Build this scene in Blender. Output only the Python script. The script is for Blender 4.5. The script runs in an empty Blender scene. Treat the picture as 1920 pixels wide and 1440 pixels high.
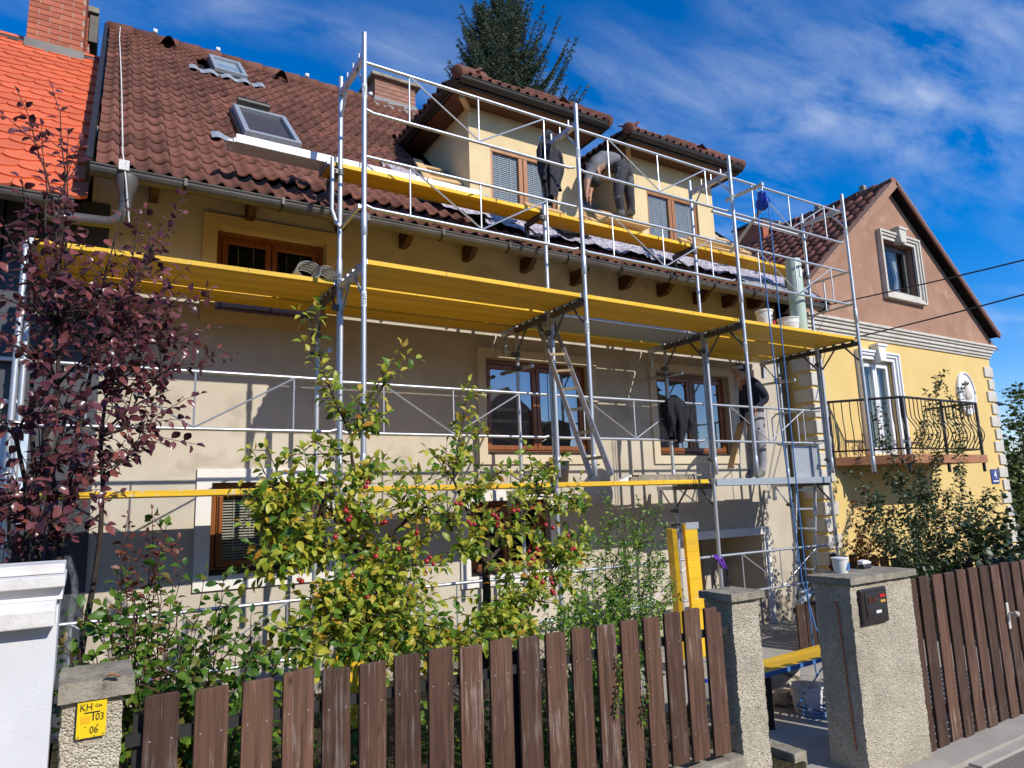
import bpy, math, random
import numpy as np
from mathutils import Vector as V, Matrix
random.seed(7); RNG = np.random.default_rng(7)
S = bpy.context.scene
COL = S.collection
# ---------------------------------------------------------------- camera
CAM = np.array([0.0, 0.0, 1.65])
YAW, PITCH, ROLL, FPX = math.radians(31.942), math.radians(9.4215), math.radians(-1.900), 1285.68
def _basis():
    cy, sy, cp, sp, cr, sr = math.cos(YAW), math.sin(YAW), math.cos(PITCH), math.sin(PITCH), math.cos(ROLL), math.sin(ROLL)
    f = np.array([sy*cp, cy*cp, sp]); r0 = np.array([cy, -sy, 0.0]); u0 = np.cross(r0, f)
    return cr*r0+sr*u0, -sr*r0+cr*u0, f
RR, UU, FF = _basis()
cd = bpy.data.cameras.new('camera'); cam = bpy.data.objects.new('camera', cd); COL.objects.link(cam)
m = Matrix.Identity(4)
for i in range(3):
    m[i][0] = RR[i]; m[i][1] = UU[i]; m[i][2] = -FF[i]; m[i][3] = CAM[i]
cam.matrix_world = m
cd.sensor_width = 36.0; cd.lens = FPX/1920*36.0; cd.clip_start = 0.05; cd.clip_end = 3000
S.camera = cam
# ---------------------------------------------------------------- sky, sun, exposure
SUN = V((0.31, -1.0, 0.735)).normalized()
w = bpy.data.worlds.new('World'); S.world = w; w.use_nodes = True
nt = w.node_tree; nt.nodes.clear()
def wn(t, **k):
    n = nt.nodes.new(t)
    for a, b in k.items(): setattr(n, a, b)
    return n
sky = wn('ShaderNodeTexSky'); sky.sky_type = 'NISHITA'; sky.sun_disc = False
sky.sun_elevation = math.asin(SUN.z); sky.sun_rotation = math.atan2(SUN.x, SUN.y)
sky.air_density = 1.0; sky.dust_density = 0.3; sky.ozone_density = 3.0; sky.altitude = 200
tc = wn('ShaderNodeTexCoord'); sep = wn('ShaderNodeSeparateXYZ'); nt.links.new(tc.outputs['Generated'], sep.inputs[0])
zc = wn('ShaderNodeMath', operation='MAXIMUM'); zc.inputs[1].default_value = 0.0; nt.links.new(sep.outputs[2], zc.inputs[0])
za = wn('ShaderNodeMath', operation='ADD'); za.inputs[1].default_value = 0.22; nt.links.new(zc.outputs[0], za.inputs[0])
comb = wn('ShaderNodeCombineXYZ'); nt.links.new(za.outputs[0], comb.inputs[0]); nt.links.new(za.outputs[0], comb.inputs[1]); comb.inputs[2].default_value = 1
dv = wn('ShaderNodeVectorMath', operation='DIVIDE'); nt.links.new(tc.outputs['Generated'], dv.inputs[0]); nt.links.new(comb.outputs[0], dv.inputs[1])
mp = wn('ShaderNodeMapping'); mp.inputs['Rotation'].default_value = (0, 0, math.radians(50)); mp.inputs['Scale'].default_value = (1.0, 2.3, 0.0); mp.inputs['Location'].default_value = (3.1, 2.2, 0)
nt.links.new(dv.outputs[0], mp.inputs[0])
n1 = wn('ShaderNodeTexNoise'); n1.inputs['Scale'].default_value = 1.15; n1.inputs['Detail'].default_value = 3; n1.inputs['Distortion'].default_value = 0.5
n2 = wn('ShaderNodeTexNoise'); n2.inputs['Scale'].default_value = 4.2; n2.inputs['Detail'].default_value = 9; n2.inputs['Roughness'].default_value = 0.62; n2.inputs['Distortion'].default_value = 0.35
for n in (n1, n2): nt.links.new(mp.outputs[0], n.inputs['Vector'])
r1 = wn('ShaderNodeMapRange'); r1.inputs[1].default_value = 0.46; r1.inputs[2].default_value = 0.74; nt.links.new(n1.outputs[0], r1.inputs[0])
r2 = wn('ShaderNodeMapRange'); r2.inputs[1].default_value = 0.36; r2.inputs[2].default_value = 0.80; nt.links.new(n2.outputs[0], r2.inputs[0])
mu = wn('ShaderNodeMath', operation='MULTIPLY'); nt.links.new(r1.outputs[0], mu.inputs[0]); nt.links.new(r2.outputs[0], mu.inputs[1])
mu2 = wn('ShaderNodeMath', operation='MULTIPLY'); mu2.inputs[1].default_value = 0.8; mu2.use_clamp = True; nt.links.new(mu.outputs[0], mu2.inputs[0])
hs = wn('ShaderNodeHueSaturation'); hs.inputs['Saturation'].default_value = 1.52; hs.inputs['Value'].default_value = 1.52; nt.links.new(sky.outputs[0], hs.inputs['Color'])
mx = wn('ShaderNodeMix', data_type='RGBA'); mx.inputs[7].default_value = (7.6, 8.5, 10.0, 1)
nt.links.new(mu2.outputs[0], mx.inputs[0]); tn = wn('ShaderNodeMix', data_type='RGBA', blend_type='MULTIPLY'); tn.inputs[0].default_value = 1; tn.inputs[7].default_value = (1.0, 1.0, 1.24, 1); nt.links.new(hs.outputs[0], tn.inputs[6]); nt.links.new(tn.outputs[2], mx.inputs[6])
bg = wn('ShaderNodeBackground'); bg.inputs[1].default_value = 0.098; nt.links.new(mx.outputs[2], bg.inputs[0])
ow = wn('ShaderNodeOutputWorld'); nt.links.new(bg.outputs[0], ow.inputs[0])
sl = bpy.data.lights.new('sun', 'SUN'); sl.energy = 4.7; sl.angle = math.radians(0.53); sl.color = (1.0, 0.945, 0.86)
so = bpy.data.objects.new('sun', sl); COL.objects.link(so); so.location = (20, -40, 40)
so.rotation_euler = (-SUN).to_track_quat('-Z', 'Y').to_euler()
S.view_settings.view_transform = 'Standard'; S.view_settings.look = 'None'; S.view_settings.gamma = 1
S.view_settings.exposure = 0.0; S.view_settings.use_curve_mapping = False
S.cycles.max_bounces = 8; S.cycles.transparent_max_bounces = 16

# ---------------------------------------------------------------- pixel -> place
def ray(x, y): return RR*((x-960)/FPX) - UU*((y-720)/FPX) + FF
def aty(x, y, Y): d = ray(x, y); return V(CAM + d*(Y/d[1]))
def atx(x, y, X): d = ray(x, y); return V(CAM + d*(X/d[0]))
def atz(x, y, Z): d = ray(x, y); return V(CAM + d*((Z-CAM[2])/d[2]))
def atplane(x, y, p0, n):
    d = V(ray(x, y)); o = V(CAM); return o + d*(n.dot(p0-o)/n.dot(d))

# ---------------------------------------------------------------- object helpers
def wl(o): return V(o['_w']) if o is not None and '_w' in o else V((0, 0, 0))
def tag(o, label=None, cat=None, group=None, kind=None):
    if label: o['label'] = label
    if cat: o['category'] = cat
    if group: o['group'] = group
    if kind: o['kind'] = kind
    return o
def link(o, parent=None, world=(0, 0, 0)):
    COL.objects.link(o); o['_w'] = list(world)
    if parent is not None:
        o.parent = parent; o.matrix_parent_inverse = Matrix.Translation(-wl(parent))
    return o
def thing(name, label, cat, loc=(0, 0, 0), group=None):
    o = bpy.data.objects.new(name, None); o.empty_display_size = 0.1; o.location = loc
    link(o, None, loc); return tag(o, label, cat, group)
class MB:
    def __init__(s): s.v = []; s.f = []; s.mi = []; s.cur = 0
    def _add(s, vs, fs):
        b = len(s.v); s.v += [tuple(p) for p in vs]; s.f += [tuple(i+b for i in f) for f in fs]; s.mi += [s.cur]*len(fs); return s
    def box(s, x0, x1, y0, y1, z0, z1):
        return s._add([(x0,y0,z0),(x1,y0,z0),(x1,y1,z0),(x0,y1,z0),(x0,y0,z1),(x1,y0,z1),(x1,y1,z1),(x0,y1,z1)],
                      [(0,3,2,1),(4,5,6,7),(0,1,5,4),(1,2,6,5),(2,3,7,6),(3,0,4,7)])
    def obox(s, c, a, b, d):
        c, a, b, d = V(c), V(a), V(b), V(d)
        if a.cross(b).dot(d) < 0: b = -b
        P = [c+a*i+b*j+d*k for k in (-1,1) for i, j in ((-1,-1),(1,-1),(1,1),(-1,1))]
        return s._add(P, [(0,3,2,1),(4,5,6,7),(0,1,5,4),(1,2,6,5),(2,3,7,6),(3,0,4,7)])
    def beam(s, p0, p1, w, h, up=(0,0,1)):
        p0, p1 = V(p0), V(p1); d = (p1-p0); L = d.length; d = d/L; side = d.cross(V(up))
        if side.length < 1e-4: side = V((1,0,0))
        side.normalize(); u = side.cross(d)
        return s.obox((p0+p1)/2, d*L/2, side*w/2, u*h/2)
    def tube(s, p0, p1, r, n=8, r1=None, cap=True):
        return s.path([p0, p1], [r, r if r1 is None else r1], n, cap)
    def path(s, pts, r, n=8, cap=True):
        pts = [V(p) for p in pts]; k = len(pts); rs = r if isinstance(r, (list, tuple)) else [r]*k
        t0 = (pts[1]-pts[0]).normalized(); a = t0.orthogonal().normalized(); vs = []; fs = []
        for i in range(k):
            t = (pts[min(i+1, k-1)]-pts[max(i-1, 0)])
            t = t.normalized() if t.length > 1e-9 else t0
            a = (a - t*a.dot(t)); a = a.normalized() if a.length > 1e-6 else t.orthogonal().normalized()
            b = t.cross(a)
            for j in range(n):
                g = 2*math.pi*j/n; vs.append(pts[i]+(a*math.cos(g)+b*math.sin(g))*rs[i])
        for i in range(k-1):
            for j in range(n):
                j2 = (j+1) % n; fs.append((i*n+j, i*n+j2, (i+1)*n+j2, (i+1)*n+j))
        if cap: fs += [tuple(range(n-1, -1, -1)), tuple(range((k-1)*n, k*n))]
        return s._add(vs, fs)
    def lathe(s, c, prof, n=16, ax=(0,0,1)):
        c = V(c); ax = V(ax).normalized(); a = ax.orthogonal().normalized(); b = ax.cross(a); vs = []; fs = []; k = len(prof)
        for r, z in prof:
            for j in range(n):
                g = 2*math.pi*j/n; vs.append(c+ax*z+(a*math.cos(g)+b*math.sin(g))*r)
        for i in range(k-1):
            for j in range(n):
                j2 = (j+1) % n; fs.append((i*n+j, i*n+j2, (i+1)*n+j2, (i+1)*n+j))
        fs += [tuple(range(n-1, -1, -1)), tuple(range((k-1)*n, k*n))]
        return s._add(vs, fs)
    def prism(s, poly, off):
        off = V(off); n = len(poly); P = [V(p) for p in poly]
        nn = V((0,0,0))
        for i in range(n): nn += P[i].cross(P[(i+1) % n])
        if nn.dot(off) > 0: P = P[::-1]
        vs = P+[p+off for p in P]
        fs = [tuple(range(n)), tuple(range(2*n-1, n-1, -1))]+[(i, n+i, n+(i+1) % n, (i+1) % n) for i in range(n)]
        return s._add(vs, fs)
    def quad(s, *p): return s._add(p, [tuple(range(len(p)))])
    def sphere(s, c, r, n=10, m=7, sc=(1,1,1)):
        c = V(c); vs = []; fs = []
        for i in range(1, m):
            th = math.pi*i/m
            for j in range(n):
                g = 2*math.pi*j/n
                vs.append((c.x+r*sc[0]*math.sin(th)*math.cos(g), c.y+r*sc[1]*math.sin(th)*math.sin(g), c.z+r*sc[2]*math.cos(th)))
        top, bot = len(vs), len(vs)+1; vs += [(c.x,c.y,c.z+r*sc[2]), (c.x,c.y,c.z-r*sc[2])]
        for i in range(m-2):
            for j in range(n):
                j2 = (j+1) % n; fs.append((i*n+j, (i+1)*n+j, (i+1)*n+j2, i*n+j2))
        for j in range(n):
            j2 = (j+1) % n; fs.append((top, j, j2)); fs.append((bot, (m-2)*n+j2, (m-2)*n+j))
        return s._add(vs, fs)
    def grid(s, fn, nu, nv):
        vs = [fn(i/nu, j/nv) for j in range(nv+1) for i in range(nu+1)]
        return s._add(vs, [(j*(nu+1)+i, j*(nu+1)+i+1, (j+1)*(nu+1)+i+1, (j+1)*(nu+1)+i) for j in range(nv) for i in range(nu)])
    def build(s, name, mat, parent=None, smooth=False, bevel=0, solid=0, subd=0, origin=None):
        A = np.array(s.v, float); lo, hi = A.min(0), A.max(0)
        o0 = V(origin) if origin is not None else V(((lo[0]+hi[0])/2, (lo[1]+hi[1])/2, lo[2]))
        me = bpy.data.meshes.new(name); me.from_pydata((A-np.array(o0)).tolist(), [], s.f)
        for mm in (mat if isinstance(mat, (list, tuple)) else [mat]): me.materials.append(mm)
        if any(s.mi): me.polygons.foreach_set('material_index', s.mi)
        if smooth: me.polygons.foreach_set('use_smooth', [True]*len(me.polygons))
        me.update()
        o = bpy.data.objects.new(name, me); o.location = o0; link(o, parent, o0)
        if solid: q = o.modifiers.new('s', 'SOLIDIFY'); q.thickness = solid; q.offset = 0
        if subd: q = o.modifiers.new('d', 'SUBSURF'); q.levels = q.render_levels = subd
        if bevel: q = o.modifiers.new('b', 'BEVEL'); q.width = bevel; q.segments = 2; q.limit_method = 'ANGLE'; q.angle_limit = math.radians(40)
        if smooth == 'auto':
            me.polygons.foreach_set('use_smooth', [True]*len(me.polygons))
            try: me.set_sharp_from_angle(angle=math.radians(38))
            except Exception: pass
        return o
def inst(name, mesh, M, parent=None):
    o = bpy.data.objects.new(name, mesh); o.matrix_basis = M; link(o, parent, M.translation); return o
def npmesh(name, vs, fs, mat, smooth=False):
    """vs (N,3), fs (F,k) arrays -> mesh"""
    me = bpy.data.meshes.new(name); k = fs.shape[1]; F = len(fs)
    me.vertices.add(len(vs)); me.vertices.foreach_set('co', np.ascontiguousarray(vs, dtype=np.float32).ravel())
    me.loops.add(F*k); me.loops.foreach_set('vertex_index', fs.astype(np.int32).ravel())
    me.polygons.add(F); me.polygons.foreach_set('loop_start', np.arange(0, F*k, k, dtype=np.int32))
    me.polygons.foreach_set('loop_total', np.full(F, k, dtype=np.int32))
    if smooth: me.polygons.foreach_set('use_smooth', np.ones(F, dtype=bool))
    me.materials.append(mat); me.update(calc_edges=True); me.validate(); return me

# ---------------------------------------------------------------- materials
def _mat(name):
    m = bpy.data.materials.new(name); m.use_nodes = True; t = m.node_tree; t.nodes.clear()
    o = t.nodes.new('ShaderNodeOutputMaterial'); p = t.nodes.new('ShaderNodeBsdfPrincipled'); t.links.new(p.outputs[0], o.inputs[0])
    return m, t, p, o
def _noise(t, vec, sc, det=4, rough=.55, dist=0):
    n = t.nodes.new('ShaderNodeTexNoise'); n.inputs['Scale'].default_value = sc; n.inputs['Detail'].default_value = det
    n.inputs['Roughness'].default_value = rough; n.inputs['Distortion'].default_value = dist; t.links.new(vec, n.inputs['Vector']); return n.outputs[0]
def _vec(t, st=(1,1,1), kind='Object'):
    c = t.nodes.new('ShaderNodeTexCoord'); q = t.nodes.new('ShaderNodeMapping'); q.inputs['Scale'].default_value = st
    t.links.new(c.outputs[kind], q.inputs[0]); return q.outputs[0]
def _rng(t, x, a, b, c=0., d=1.):
    n = t.nodes.new('ShaderNodeMapRange'); n.inputs[1].default_value = a; n.inputs[2].default_value = b; n.inputs[3].default_value = c; n.inputs[4].default_value = d
    t.links.new(x, n.inputs[0]); return n.outputs[0]
def _mix(t, fac, a, b, mode='MIX'):
    n = t.nodes.new('ShaderNodeMix'); n.data_type = 'RGBA'; n.blend_type = mode
    for k, x in ((0, fac), (6, a), (7, b)):
        if isinstance(x, (int, float)): n.inputs[k].default_value = x
        elif isinstance(x, (tuple, list)): n.inputs[k].default_value = (*x[:3], 1)
        else: t.links.new(x, n.inputs[k])
    return n.outputs[2]
def _bump(t, p, h, strength, dist=0.01):
    b = t.nodes.new('ShaderNodeBump'); b.inputs['Strength'].default_value = strength; b.inputs['Distance'].default_value = dist
    t.links.new(h, b.inputs['Height']); t.links.new(b.outputs[0], p.inputs['Normal'])
def _rand(t, col, amt):
    oi = t.nodes.new('ShaderNodeObjectInfo'); g = t.nodes.new('ShaderNodeNewGeometry')
    a = t.nodes.new('ShaderNodeMath'); a.operation = 'ADD'; t.links.new(oi.outputs['Random'], a.inputs[0]); t.links.new(g.outputs['Random Per Island'], a.inputs[1])
    f = t.nodes.new('ShaderNodeMath'); f.operation = 'FRACT'; t.links.new(a.outputs[0], f.inputs[0])
    h = t.nodes.new('ShaderNodeHueSaturation'); t.links.new(col, h.inputs['Color']); t.links.new(_rng(t, f.outputs[0], 0, 1, 1-amt, 1+amt), h.inputs['Value']); return h.outputs[0]
def pm(name, c, c2=None, sc=5, det=5, st=(1,1,1), r=.75, r2=None, metal=0, bump=0, bsc=60, bdist=.01, rnd=0, spec=.4, coat=0, lo=.35, hi=.68, spots=None, ssc=30, slo=.62, shi=.7, dist=0, kind='Object'):
    m, t, p, o = _mat(name); vec = _vec(t, st, kind); n = _noise(t, vec, sc, det, dist=dist)
    col = _mix(t, _rng(t, n, lo, hi), c, c2 if c2 else tuple(x*.8 for x in c))
    if spots: col = _mix(t, _rng(t, _noise(t, _vec(t, (1,1,1), kind), ssc, 3), slo, shi), col, spots)
    if rnd: col = _rand(t, col, rnd)
    t.links.new(col, p.inputs['Base Color']); p.inputs['Metallic'].default_value = metal
    if r2 is not None: t.links.new(_rng(t, n, lo, hi, r, r2), p.inputs['Roughness'])
    else: p.inputs['Roughness'].default_value = r
    p.inputs['Specular IOR Level'].default_value = spec; p.inputs['Coat Weight'].default_value = coat
    if bump: _bump(t, p, _noise(t, _vec(t, (1,1,1), kind), bsc, 4), bump, bdist)
    return m
def wood(name, c, c2, axis=0, gsc=22, worn=None, r=.6, rnd=.12, bump=.25, knots=True, wlo=.58, whi=.72, spec=.35, splash=None):
    m, t, p, o = _mat(name); st = [1.0,1.0,1.0]; st[axis] = .045
    oi = t.nodes.new('ShaderNodeObjectInfo'); c0 = t.nodes.new('ShaderNodeTexCoord'); ad = t.nodes.new('ShaderNodeVectorMath'); ad.operation = 'ADD'
    sc = t.nodes.new('ShaderNodeMath'); sc.operation = 'MULTIPLY'; sc.inputs[1].default_value = 31.0; t.links.new(oi.outputs['Random'], sc.inputs[0])
    t.links.new(c0.outputs['Object'], ad.inputs[0]); t.links.new(sc.outputs[0], ad.inputs[1])
    def mpg(s):
        q = t.nodes.new('ShaderNodeMapping'); q.inputs['Scale'].default_value = s; t.links.new(ad.outputs[0], q.inputs[0]); return q.outputs[0]
    g = _noise(t, mpg(st), gsc*2.2, 7, .6, .6); g2 = _noise(t, mpg(st), gsc*.5, 3, .5, .8)
    col = _mix(t, _rng(t, g, .36, .64), c, c2); col = _mix(t, _rng(t, g2, .4, .7, 0, .55), col, tuple(x*.55 for x in c))
    if knots:
        k = t.nodes.new('ShaderNodeTexVoronoi'); ks = [5.,5.,5.]; ks[axis] = 2.6; t.links.new(mpg(ks), k.inputs['Vector']); k.inputs['Scale'].default_value = 1.4
        col = _mix(t, _rng(t, k.outputs['Distance'], .03, .10, .85, 0), col, tuple(x*.28 for x in c))
    if worn:
        wv = _noise(t, mpg([x*1.0 for x in st]), gsc*3.2, 6, .7); wb = _noise(t, mpg((1,1,1)), 3.2, 4)
        a = t.nodes.new('ShaderNodeMath'); a.operation = 'ADD'; t.links.new(wv, a.inputs[0]); t.links.new(_rng(t, wb, .35, .75, -.10, .12), a.inputs[1])
        col = _mix(t, _rng(t, a.outputs[0], wlo, whi, 0, .8), col, worn)
    if splash:
        s1 = _noise(t, mpg((1,1,1)), 34, 4, .6); s2 = _noise(t, mpg((1,1,1)), 2.4, 3); a = t.nodes.new('ShaderNodeMath'); a.operation = 'ADD'; t.links.new(s1, a.inputs[0]); t.links.new(_rng(t, s2, .35, .7, -.12, .08), a.inputs[1])
        col = _mix(t, _rng(t, a.outputs[0], .63, .67, 0, .75), col, splash)
    if rnd: col = _rand(t, col, rnd)
    t.links.new(col, p.inputs['Base Color']); p.inputs['Roughness'].default_value = r; p.inputs['Specular IOR Level'].default_value = spec
    if bump: _bump(t, p, g, bump, .006)
    return m
def pebble(name, cols, sc=95, bump=1.0, bdist=.012, r=.9):
    m, t, p, o = _mat(name); vec = _vec(t)
    v = t.nodes.new('ShaderNodeTexVoronoi'); v.inputs['Scale'].default_value = sc; t.links.new(vec, v.inputs['Vector'])
    s = t.nodes.new('ShaderNodeSeparateColor'); t.links.new(v.outputs['Color'], s.inputs[0])
    cr = t.nodes.new('ShaderNodeValToRGB'); t.links.new(s.outputs[0], cr.inputs[0])
    e = cr.color_ramp.elements
    while len(e) < len(cols): e.new(.5)
    for i, c in enumerate(cols): e[i].position = i/(len(cols)-1); e[i].color = (*c, 1)
    st = _noise(t, vec, 3.5, 5); col = _mix(t, _rng(t, st, .42, .72, 0, .5), cr.outputs[0], tuple(x*.45 for x in cols[1]))
    t.links.new(col, p.inputs['Base Color']); p.inputs['Roughness'].default_value = r; p.inputs['Specular IOR Level'].default_value = .2
    n = _noise(t, vec, sc*.5, 3); a = t.nodes.new('ShaderNodeMath'); a.operation = 'SUBTRACT'; t.links.new(n, a.inputs[0]); t.links.new(v.outputs['Distance'], a.inputs[1])
    _bump(t, p, a.outputs[0], bump, bdist); return m
def leafm(name, cols, trans=.35, r=.45):
    m, t, p, o = _mat(name)
    oi = t.nodes.new('ShaderNodeObjectInfo'); g = t.nodes.new('ShaderNodeNewGeometry')
    a = t.nodes.new('ShaderNodeMath'); a.operation = 'ADD'; t.links.new(oi.outputs['Random'], a.inputs[0]); t.links.new(g.outputs['Random Per Island'], a.inputs[1])
    f = t.nodes.new('ShaderNodeMath'); f.operation = 'FRACT'; t.links.new(a.outputs[0], f.inputs[0])
    cr = t.nodes.new('ShaderNodeValToRGB'); t.links.new(f.outputs[0], cr.inputs[0]); e = cr.color_ramp.elements
    while len(e) < len(cols): e.new(.5)
    for i, (q, c) in enumerate(cols): e[i].position = q; e[i].color = (*c, 1)
    nz = _noise(t, _vec(t), 40, 3); col = _mix(t, _rng(t, nz, .3, .75, 0, .35), cr.outputs[0], tuple(x*.5 for x in cols[0][1]))
    t.links.new(col, p.inputs['Base Color']); p.inputs['Roughness'].default_value = r; p.inputs['Specular IOR Level'].default_value = .45
    tr = t.nodes.new('ShaderNodeBsdfTranslucent'); t.links.new(cr.outputs[0], tr.inputs[0])
    ms = t.nodes.new('ShaderNodeMixShader'); ms.inputs[0].default_value = trans
    t.links.new(p.outputs[0], ms.inputs[1]); t.links.new(tr.outputs[0], ms.inputs[2]); t.links.new(ms.outputs[0], o.inputs[0]); return m
def glassm(name, tint=(.75,.8,.8), ior=1.9):
    m, t, p, o = _mat(name); t.nodes.remove(p)
    fr = t.nodes.new('ShaderNodeFresnel'); fr.inputs[0].default_value = ior
    tr = t.nodes.new('ShaderNodeBsdfTransparent'); tr.inputs[0].default_value = (*tint, 1)
    gl = t.nodes.new('ShaderNodeBsdfGlossy'); gl.inputs['Roughness'].default_value = .01; gl.inputs[0].default_value = (.95,.97,1,1)
    ge = t.nodes.new('ShaderNodeNewGeometry'); iv = t.nodes.new('ShaderNodeMath'); iv.operation = 'SUBTRACT'; iv.inputs[0].default_value = 1; t.links.new(ge.outputs['Backfacing'], iv.inputs[1]); fm = t.nodes.new('ShaderNodeMath'); fm.operation = 'MULTIPLY'; t.links.new(fr.outputs[0], fm.inputs[0]); t.links.new(iv.outputs[0], fm.inputs[1])   # no inner reflection: the pane is thin
    ms = t.nodes.new('ShaderNodeMixShader'); t.links.new(fm.outputs[0], ms.inputs[0]); t.links.new(tr.outputs[0], ms.inputs[1]); t.links.new(gl.outputs[0], ms.inputs[2])
    t.links.new(ms.outputs[0], o.inputs[0]); return m

K = {}
K['plaster'] = pm('beige_plaster', (.565,.505,.40), (.485,.425,.33), 1.4, 9, r=.9, bump=.45, bsc=90, bdist=.006, spec=.2, spots=(.44,.385,.295), ssc=2.6, slo=.55, shi=.68, dist=.6)
K['plaster_yellow'] = pm('yellow_plaster', (.76,.61,.35), (.68,.53,.29), 3, 6, r=.9, bump=.9, bsc=70, bdist=.012, spec=.2)
K['trim_yellow'] = pm('ochre_trim', (.66,.49,.25), (.58,.42,.2), 3, 6, r=.9, bump=.9, bsc=60, bdist=.012, spec=.2)
K['trim_white'] = pm('white_render_trim', (.78,.75,.68), (.7,.67,.6), 3, 5, r=.85, bump=.2, bsc=120, bdist=.004, spec=.2)
K['house_yellow'] = pm('yellow_house_paint', (.72,.525,.205), (.67,.475,.175), 1.5, 5, r=.88, bump=.1, bsc=150, bdist=.003, spec=.2, spots=(.7,.43,.14), ssc=2.3, slo=.6, shi=.8)
K['gable'] = pm('weathered_gable_render', (.39,.225,.15), (.31,.175,.115), 1.8, 8, r=.92, bump=.25, bsc=60, bdist=.006, spec=.15, spots=(.45,.29,.21), ssc=3.2, slo=.58, shi=.78)
K['stone_trim'] = pm('pale_stone_trim', (.62,.58,.50), (.52,.48,.40), 5, 6, r=.85, bump=.2, bsc=70, bdist=.004, spec=.2)
K['white'] = pm('white_paint', (.80,.80,.78), (.74,.74,.72), 6, 4, r=.45)
K['white_wall'] = pm('white_stucco', (.66,.665,.67), (.61,.615,.62), 5, 4, r=.9, bump=.3, bsc=110, bdist=.004, spec=.2)
K['white_dirty'] = pm('dirty_white_cap', (.76,.74,.71), (.6,.57,.52), 9, 7, r=.85, bump=.3, bsc=60, spec=.2, spots=(.28,.26,.23), ssc=26, slo=.66, shi=.72)
K['tile_brown'] = pm('brown_roof_tile', (.185,.075,.05), (.115,.05,.036), 7, 7, r=.85, bump=.5, bsc=120, bdist=.004, rnd=.28, spec=.25, spots=(.42,.33,.27), ssc=48, slo=.70, shi=.76)
K['tile_red'] = pm('orange_beavertail_tile', (.68,.155,.065), (.58,.12,.05), 6, 5, r=.7, bump=.2, bsc=120, bdist=.003, rnd=.10, spec=.3)
K['tile_old'] = pm('old_red_tile', (.25,.10,.065), (.13,.055,.04), 6, 6, r=.85, bump=.4, bsc=90, bdist=.004, rnd=.4, spec=.25)
K['deck'] = pm('dark_roof_deck', (.02,.018,.016), (.012,.011,.01), 4, 4, r=.95, spec=.1)
K['underlay'] = pm('grey_crinkled_underlay', (.52,.48,.52), (.22,.195,.215), 26, 8, r=.6, bump=.9, bsc=34, bdist=.02, spec=.4, lo=.42, hi=.6, spots=(.68,.65,.67), ssc=70, slo=.6, shi=.68)
K['brick'] = pm('red_brick', (.42,.135,.075), (.34,.105,.06), 8, 5, r=.85, bump=.3, bsc=90, bdist=.004, rnd=.14, spec=.2)
K['brick_brown'] = pm('brown_brick', (.36,.185,.125), (.28,.14,.095), 8, 5, r=.85, bump=.3, bsc=90, bdist=.004, rnd=.16, spec=.2)
K['mortar'] = pm('mortar', (.42,.36,.30), (.34,.29,.24), 30, 4, r=.95, spec=.1)
K['galv'] = pm('galvanised_steel', (.60,.62,.64), (.44,.46,.48), 18, 6, r=.38, r2=.55, metal=.75, spec=.5, spots=(.72,.73,.74), ssc=55, slo=.62, shi=.72)
K['galv_dull'] = pm('dull_galvanised_sheet', (.46,.49,.51), (.36,.385,.40), 22, 6, r=.45, r2=.6, metal=.55, spec=.5, spots=(.55,.57,.58), ssc=60, slo=.6, shi=.68)
K['dark_steel'] = pm('dirty_dark_steel', (.16,.155,.145), (.09,.085,.08), 20, 6, r=.55, metal=.5)
K['gutter'] = pm('grey_coated_gutter', (.125,.115,.10), (.085,.078,.07), 4, 5, r=.42, metal=.25, spec=.5)
K['gutter_dark'] = pm('dark_copper_gutter', (.045,.04,.034), (.03,.028,.025), 5, 5, r=.45, metal=.35, spec=.5)
K['plank'] = wood('yellow_scaffold_board', (.88,.54,.022), (.76,.43,.014), 0, 16, worn=(.74,.60,.34), r=.55, rnd=.10, bump=.25, wlo=.63, whi=.76, splash=(.60,.56,.47))
K['joist'] = wood('dark_joist_wood', (.085,.034,.018), (.04,.017,.010), 1, 10, r=.6, rnd=.1, bump=.2)
K['pine'] = wood('fresh_pine', (.68,.47,.23), (.58,.37,.16), 0, 18, r=.65, rnd=.10, bump=.1)
K['eave_wood'] = wood('stained_eave_wood', (.15,.058,.024), (.075,.03,.013), 0, 10, r=.5, rnd=.1, bump=.2)
K['window_wood'] = wood('varnished_window_wood', (.30,.105,.03), (.19,.06,.018), 2, 16, r=.3, rnd=.05, bump=.05, knots=False, spec=.5)
K['window_wood_light'] = wood('varnished_light_window_wood', (.44,.19,.06), (.33,.13,.04), 2, 16, r=.3, rnd=.05, bump=.05, knots=False, spec=.5)
K['fence'] = wood('weathered_brown_fence_board', (.135,.068,.041), (.055,.027,.017), 2, 20, worn=(.29,.235,.195), r=.7, rnd=.42, bump=1.0, wlo=.555, whi=.74)
K['fence_shaded'] = wood('shade_darkened_fence_board', (.06,.030,.02), (.035,.018,.012), 2, 24, worn=(.13,.10,.085), r=.8, rnd=.2, bump=.4)  # boundary fence's shaded side darkened into the colour, with worn patches
K['pebble'] = pebble('pebble_dash', [(.30,.26,.18), (.58,.51,.38), (.68,.62,.49), (.44,.38,.28), (.70,.65,.53)], 125, .9, .010)
K['concrete'] = pm('mossy_concrete', (.36,.325,.25), (.22,.195,.15), 9, 8, r=.95, bump=.8, bsc=75, bdist=.012, spec=.15, spots=(.13,.115,.085), ssc=22, slo=.6, shi=.72)
K['path'] = pm('concrete_path', (.40,.37,.32), (.33,.30,.255), 4, 7, r=.95, bump=.4, bsc=120, bdist=.005, spec=.15)
K['asphalt'] = pm('worn_asphalt', (.27,.24,.20), (.17,.148,.122), 60, 6, r=.95, bump=.9, bsc=150, bdist=.01, spec=.15, spots=(.30,.28,.265), ssc=170, slo=.6, shi=.66)
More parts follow.
